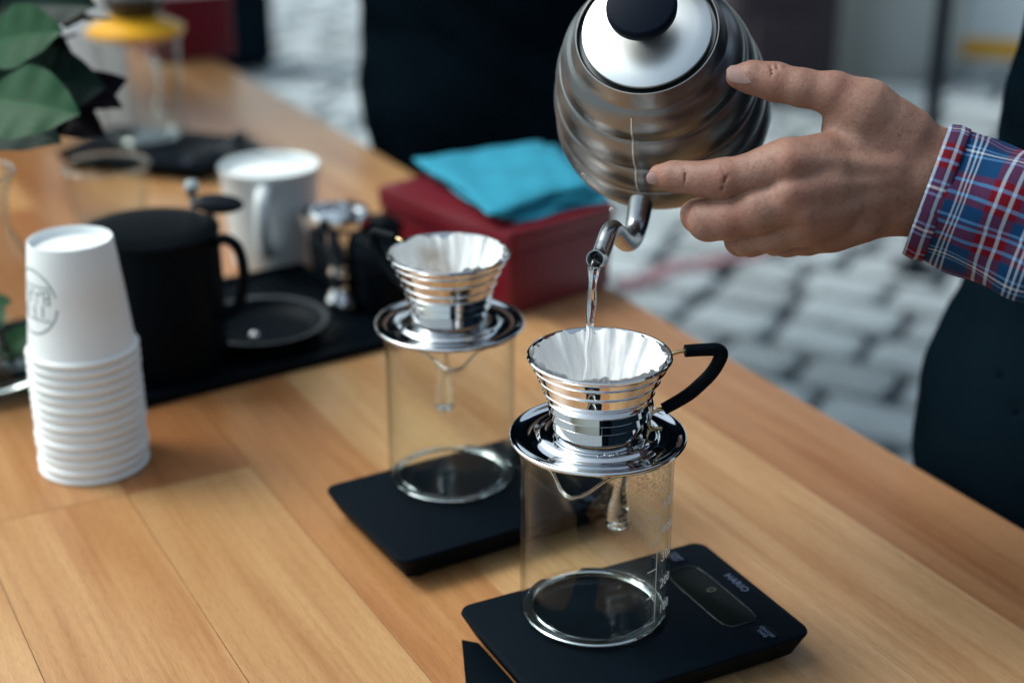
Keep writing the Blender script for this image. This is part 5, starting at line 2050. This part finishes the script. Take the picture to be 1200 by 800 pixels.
    lp = tube('lips', [P_(-0.021, 0.084, -0.060), P_(0, 0.0905, -0.0595), P_(0.021, 0.084, -0.060)], [0.0022, 0.0044, 0.0022], M['lips'], t, n=10)
    return t, L_


def sleeve(t, pts, rads, m, uoff=0.0, open_end=True, n=72, step=0.006, wr=1.0, seed=0):
    """cloth tube with folds, real thickness and UVs in metres"""
    cs_ = catmull(pts, 24)
    # resample evenly
    Ls = [0.0]
    for a, b in zip(cs_[:-1], cs_[1:]):
        Ls.append(Ls[-1] + (b - a).length)
    tot = Ls[-1]
    N_ = max(8, int(tot / step))
    res = []
    for i in range(N_ + 1):
        s_ = tot * i / N_
        k = min(max(np.searchsorted(Ls, s_) - 1, 0), len(cs_) - 2)
        w = (s_ - Ls[k]) / max(Ls[k + 1] - Ls[k], 1e-9)
        res.append(cs_[k].lerp(cs_[k + 1], w))
    rr2 = np.interp(np.linspace(0, 1, N_ + 1), np.linspace(0, 1, len(rads)), rads)
    t0 = (res[1] - res[0]).normalized()
    u = t0.cross(Vector((0, 0, 1))).normalized()
    V, F__, UV = [], [], []
    rs = random.Random(seed)
    ph = [rs.uniform(0, 6) for _ in range(5)]
    rings = []
    for i, p in enumerate(res):
        tt = ((res[i + 1] - p) if i == 0 else (p - res[i - 1]) if i == N_ else (res[i + 1] - res[i - 1])).normalized()
        u = (u - tt * u.dot(tt)).normalized()
        w = tt.cross(u)
        s_ = tot * i / N_
        ring = []
        for k in range(n + 1):
            a = 2 * PI * k / n
            fold_ = 0.0022 * math.sin(3 * a + 55 * s_ + ph[0]) + 0.0014 * math.sin(5 * a - 85 * s_ + ph[1]) + 0.0010 * math.sin(2 * a + 140 * s_ + ph[2])
            fold_ *= wr * min(1, 0.25 + s_ / 0.05)
            ring.append((p, (u * math.cos(a) + w * math.sin(a)), rr2[i] + fold_, a, s_))
        rings.append(ring)
    W = n + 1
    for inner in (0, 1):
        for ring in rings:
            for (p, dr, r_, a, s_) in ring:
                V.append(p + dr * (r_ - 0.0012 * inner))
                UV.append((a * 0.046 + uoff, s_))
    NB = len(rings) * W
    for i in range(len(rings) - 1):
        for k in range(n):
            q = (i * W + k, i * W + k + 1, (i + 1) * W + k + 1, (i + 1) * W + k)
            F__.append(q)
            F__.append(tuple(NB + z for z in reversed(q)))
    for k in range(n):
        F__.append((k + 1, k, NB + k, NB + k + 1))
        a0 = (len(rings) - 1) * W
        F__.append((a0 + k, a0 + k + 1, NB + a0 + k + 1, NB + a0 + k))
    me = mesh('sleeve', V, F__, UV)
    return me, tot


# the barista who pours: stands on the right of the table, facing it
bx, by = 0.532, 1.230
fdir = (-0.90, -0.436, 0)
elb = at(1475, 355, 0.945)
wri = at(1085, 210, 1.004)
grip = KM @ Vector((-0.128, 0, 0.150))
parts = dict(base=(bx, by, GZ), face=fdir, head=(bx + 0.06, by - 0.02, 0.72), neck=(bx + 0.105, by, 0.545), pelvis=(bx + 0.008, by, 0.00),
             shoulder_l=(bx + 0.13, by - 0.19, 0.47), shoulder_r=(bx + 0.03, by + 0.175, 0.47),
             elbow_l=tuple(elb), wrist_l=tuple(wri), elbow_r=(bx - 0.16, by + 0.20, 0.60 - 0.06), wrist_r=tuple(grip + Vector((0.075, 0.035, 0.075))),
             hand_l=((-1, 0, 0), (0, 1, 0), 0.3), hand_r=((-0.72, -0.32, -0.55), (0.2, -0.5, -0.8), 0.75),
             knee_l=(bx + 0.03, by - 0.11, -0.40), knee_r=(bx - 0.03, by + 0.09, -0.40), ankle_l=(bx + 0.07, by - 0.12, -0.83), ankle_r=(bx + 0.02, by + 0.10, -0.83),
             skip_hand='l', extra_skin=(Vh, Qh), top='cloth_black')
person, PL = make_person('barista with a checked shirt sleeve and black apron, hand steadying the tilted kettle', parts)
# cuff end is the first ring
ov = Vector(person.location)
cuff0 = at(1091, 224, 1.000)
sl_pts = [cuff0, at(1140, 240, 0.994), at(1215, 266, 0.980), at(1350, 312, 0.958), at(1475, 358, 0.945), Vector(parts['shoulder_l']) * 0.5 + elb * 0.5 + Vector((0.02, -0.01, 0.0)), Vector(parts['shoulder_l'])]
sl_pts = [p - ov for p in sl_pts]
me, tot = sleeve(person, sl_pts, [0.0440, 0.0475, 0.052, 0.057, 0.064, 0.068, 0.074], M['plaid'], uoff=0.012, seed=3, step=0.004)
slv = link('sleeve', me, M['plaid'], person)
ax = (sl_pts[1] - sl_pts[0]).normalized()
# turned cuff edge: a thicker band round the opening
me2, _ = sleeve(person, [sl_pts[0] - ax * 0.0035, sl_pts[0] + ax * 0.0045, sl_pts[0] + ax * 0.0105], [0.0448, 0.0462, 0.0452], M['plaid'], uoff=0.030, step=0.002, wr=0.3)
for lp in me2.uv_layers[0].data:
    lp.uv = (lp.uv[0], lp.uv[1] - 0.0065)
cuff = link('cuff', me2, M['plaid'], slv)
sr = Vector(parts['shoulder_r']) - ov
er = Vector(parts['elbow_r']) - ov
wr_ = Vector(parts['wrist_r']) - ov
me3, _ = sleeve(person, [wr_ * 0.85 + er * 0.15, (wr_ + er) * 0.5, er, (er + sr) * 0.5 + Vector((0, 0.01, 0)), sr], [0.040, 0.048, 0.056, 0.062, 0.070], M['plaid'], seed=5, step=0.008)
link('sleeve', me3, M['plaid'], person)


def nail(parent, centre, along, normal, ln_, wd, rad):
    along, normal = Vector(along).normalized(), Vector(normal)
    normal = (normal - along * normal.dot(along)).normalized()
    sd_ = along.cross(normal)
    V, F__ = [], []
    n1, n2 = 12, 12
    for layer, dz in ((0, 0.0), (1, -0.0006)):
        for i in range(n1 + 1):
            u = -1 + 2 * i / n1
            w = (1 - abs(u) ** 3.2) ** 0.5 if abs(u) < 1 else 0.05
            w = max(w, 0.12)
            for j in range(n2 + 1):
                q = -1 + 2 * j / n2
                y = q * w * wd / 2
                a = y / rad
                V.append(Vector(centre) + along * (u * ln_ / 2) + sd_ * (rad * math.sin(a)) + normal * (rad * math.cos(a) - rad + dz - 0.0006 * u * u))
    W = n2 + 1
    NB = (n1 + 1) * W
    for i in range(n1):
        for j in range(n2):
            q = (i * W + j, i * W + j + 1, (i + 1) * W + j + 1, (i + 1) * W + j)
            F__.append(q)
            F__.append(tuple(NB + z for z in reversed(q)))
    return link('fingernail', mesh('fingernail', V, F__), M['nail'], parent)


c3 = CAM_M.to_3x3()
ta = (at(862, 88, 1.0) - at(900, 94, 0.996))
nail(person, at(869, 84.5, 0.9893) - ov, ta, c3 @ Vector((-0.10, 0.42, 0.9)), 0.0195, 0.0150, 0.0090)
nail(person, at(764.5, 209, 0.9925) - ov, at(758, 207, 1.0) - at(790, 207, 0.995), c3 @ Vector((-0.75, -0.15, 0.62)), 0.0085, 0.0080, 0.0072)

# the second barista in black on the far side of the table
qx, qy = -0.060, 2.420
parts = dict(base=(qx, qy, GZ), face=(-0.878, -0.479, 0) if False else (-0.35, -0.937, 0), head=(qx, qy - 0.02, 0.73), neck=(qx, qy, 0.56), pelvis=(qx, qy, 0.03),
             shoulder_l=(qx + 0.19, qy - 0.06, 0.48), shoulder_r=(qx - 0.17, qy + 0.06, 0.48),
             elbow_l=(qx + 0.23, qy + 0.04, 0.20), wrist_l=(qx + 0.14, qy + 0.20, 0.05), elbow_r=(qx - 0.17, qy + 0.20, 0.21), wrist_r=(qx - 0.02, qy + 0.22, 0.07),
             hand_l=((-0.7, 0.5, -0.4), (0, -1, 0), 0.35), hand_r=((0.8, 0.3, -0.4), (0, -1, 0), 0.35),
             knee_l=(qx + 0.09, qy - 0.03, -0.40), knee_r=(qx - 0.08, qy + 0.02, -0.40), ankle_l=(qx + 0.10, qy, -0.83), ankle_r=(qx - 0.10, qy + 0.05, -0.83), top='cloth_black')
p2, _ = make_person('person dressed all in black standing behind the red box, only the middle visible', parts)
for k_ in 'lr':
    s_, e_, w_ = [Vector(parts[a + k_]) - p2.location for a in ('shoulder_', 'elbow_', 'wrist_')]
    me4, _ = sleeve(p2, [w_ * 0.9 + e_ * 0.1, (w_ + e_) * 0.5, e_, (e_ + s_) * 0.5, s_], [0.040, 0.047, 0.056, 0.062, 0.070], M['cloth_black'], seed=8, step=0.01)
    link('sleeve', me4, M['cloth_black'], p2)

# an unseen photographer, added as a dark shape for the steel to mirror
qx, qy = 0.40, -0.36
parts = dict(base=(qx, qy, GZ), face=(-0.12, 0.993, 0), head=(qx - 0.16, qy + 0.05, 0.72), neck=(qx - 0.08, qy, 0.56), pelvis=(qx, qy - 0.05, 0.03),
             shoulder_l=(qx - 0.27, qy + 0.02, 0.47), shoulder_r=(qx + 0.12, qy + 0.03, 0.49),
             elbow_l=(qx - 0.30, qy + 0.13, 0.25), wrist_l=(qx - 0.24, qy + 0.20, 0.46), elbow_r=(qx + 0.16, qy + 0.12, 0.24), wrist_r=(qx + 0.0, qy + 0.24, 0.42),
             hand_l=((0.5, 0.3, 0.8), (0.5, 0.5, -0.4), 0.5), hand_r=((-0.6, 0.3, 0.7), (-0.4, 0.5, -0.5), 0.5),
             knee_l=(qx - 0.10, qy + 0.02, -0.40), knee_r=(qx + 0.10, qy + 0.02, -0.40), ankle_l=(qx - 0.13, qy - 0.05, -0.83), ankle_r=(qx + 0.13, qy - 0.05, -0.83), top='cloth_black')
p3, _ = make_person('unseen photographer in black clothes, added for the dark reflection in the steel', parts)
for k_ in 'lr':
    s_, e_, w_ = [Vector(parts[a + k_]) - p3.location for a in ('shoulder_', 'elbow_', 'wrist_')]
    me5, _ = sleeve(p3, [w_ * 0.9 + e_ * 0.1, (w_ + e_) * 0.5, e_, (e_ + s_) * 0.5, s_], [0.040, 0.047, 0.056, 0.062, 0.070], M['cloth_black'], seed=9, step=0.01)
    link('sleeve', me5, M['cloth_black'], p3)

# an unseen dark van, added to darken the right side of the steel
van = empty('reflection_van', (1.95, -0.80, GZ), R(63), 'unseen dark navy van, added for the dark reflections in the steel', 'van')
rbox('body', 3.6, 1.7, 0.35, 1.95, M['denim'], van, r=0.25, bev=0.12, taper=0.02)
rbox('roof', 3.3, 1.5, 1.9505, 2.25, M['denim'], van, r=0.3, bev=0.12, taper=-0.05)
for sx in (-1.15, 1.15):
    for sy in (-0.86, 0.86):
        w_ = lathe('wheel', [(0, -0.09), (0.26, -0.09), (0.33, -0.07), (0.34, 0.0), (0.33, 0.07), (0.26, 0.09), (0, 0.09)], M['rubber'], van, n=36)
        w_.location = (sx, sy, 0.353)
        w_.rotation_euler = (PI / 2, 0, 0)
        lathe('rim', [(0, -0.095), (0.2, -0.095), (0.21, -0.0905), (0.21, 0.0905), (0.2, 0.095), (0, 0.095)], M['steel'], w_, n=24)
for sx in (-1.0, 0.1, 1.15):
    rbox('window', 0.85, 0.02, 1.25, 1.75, M['display'], van, loc=(sx, 0.868, 0), r=0.004, bev=0.003)
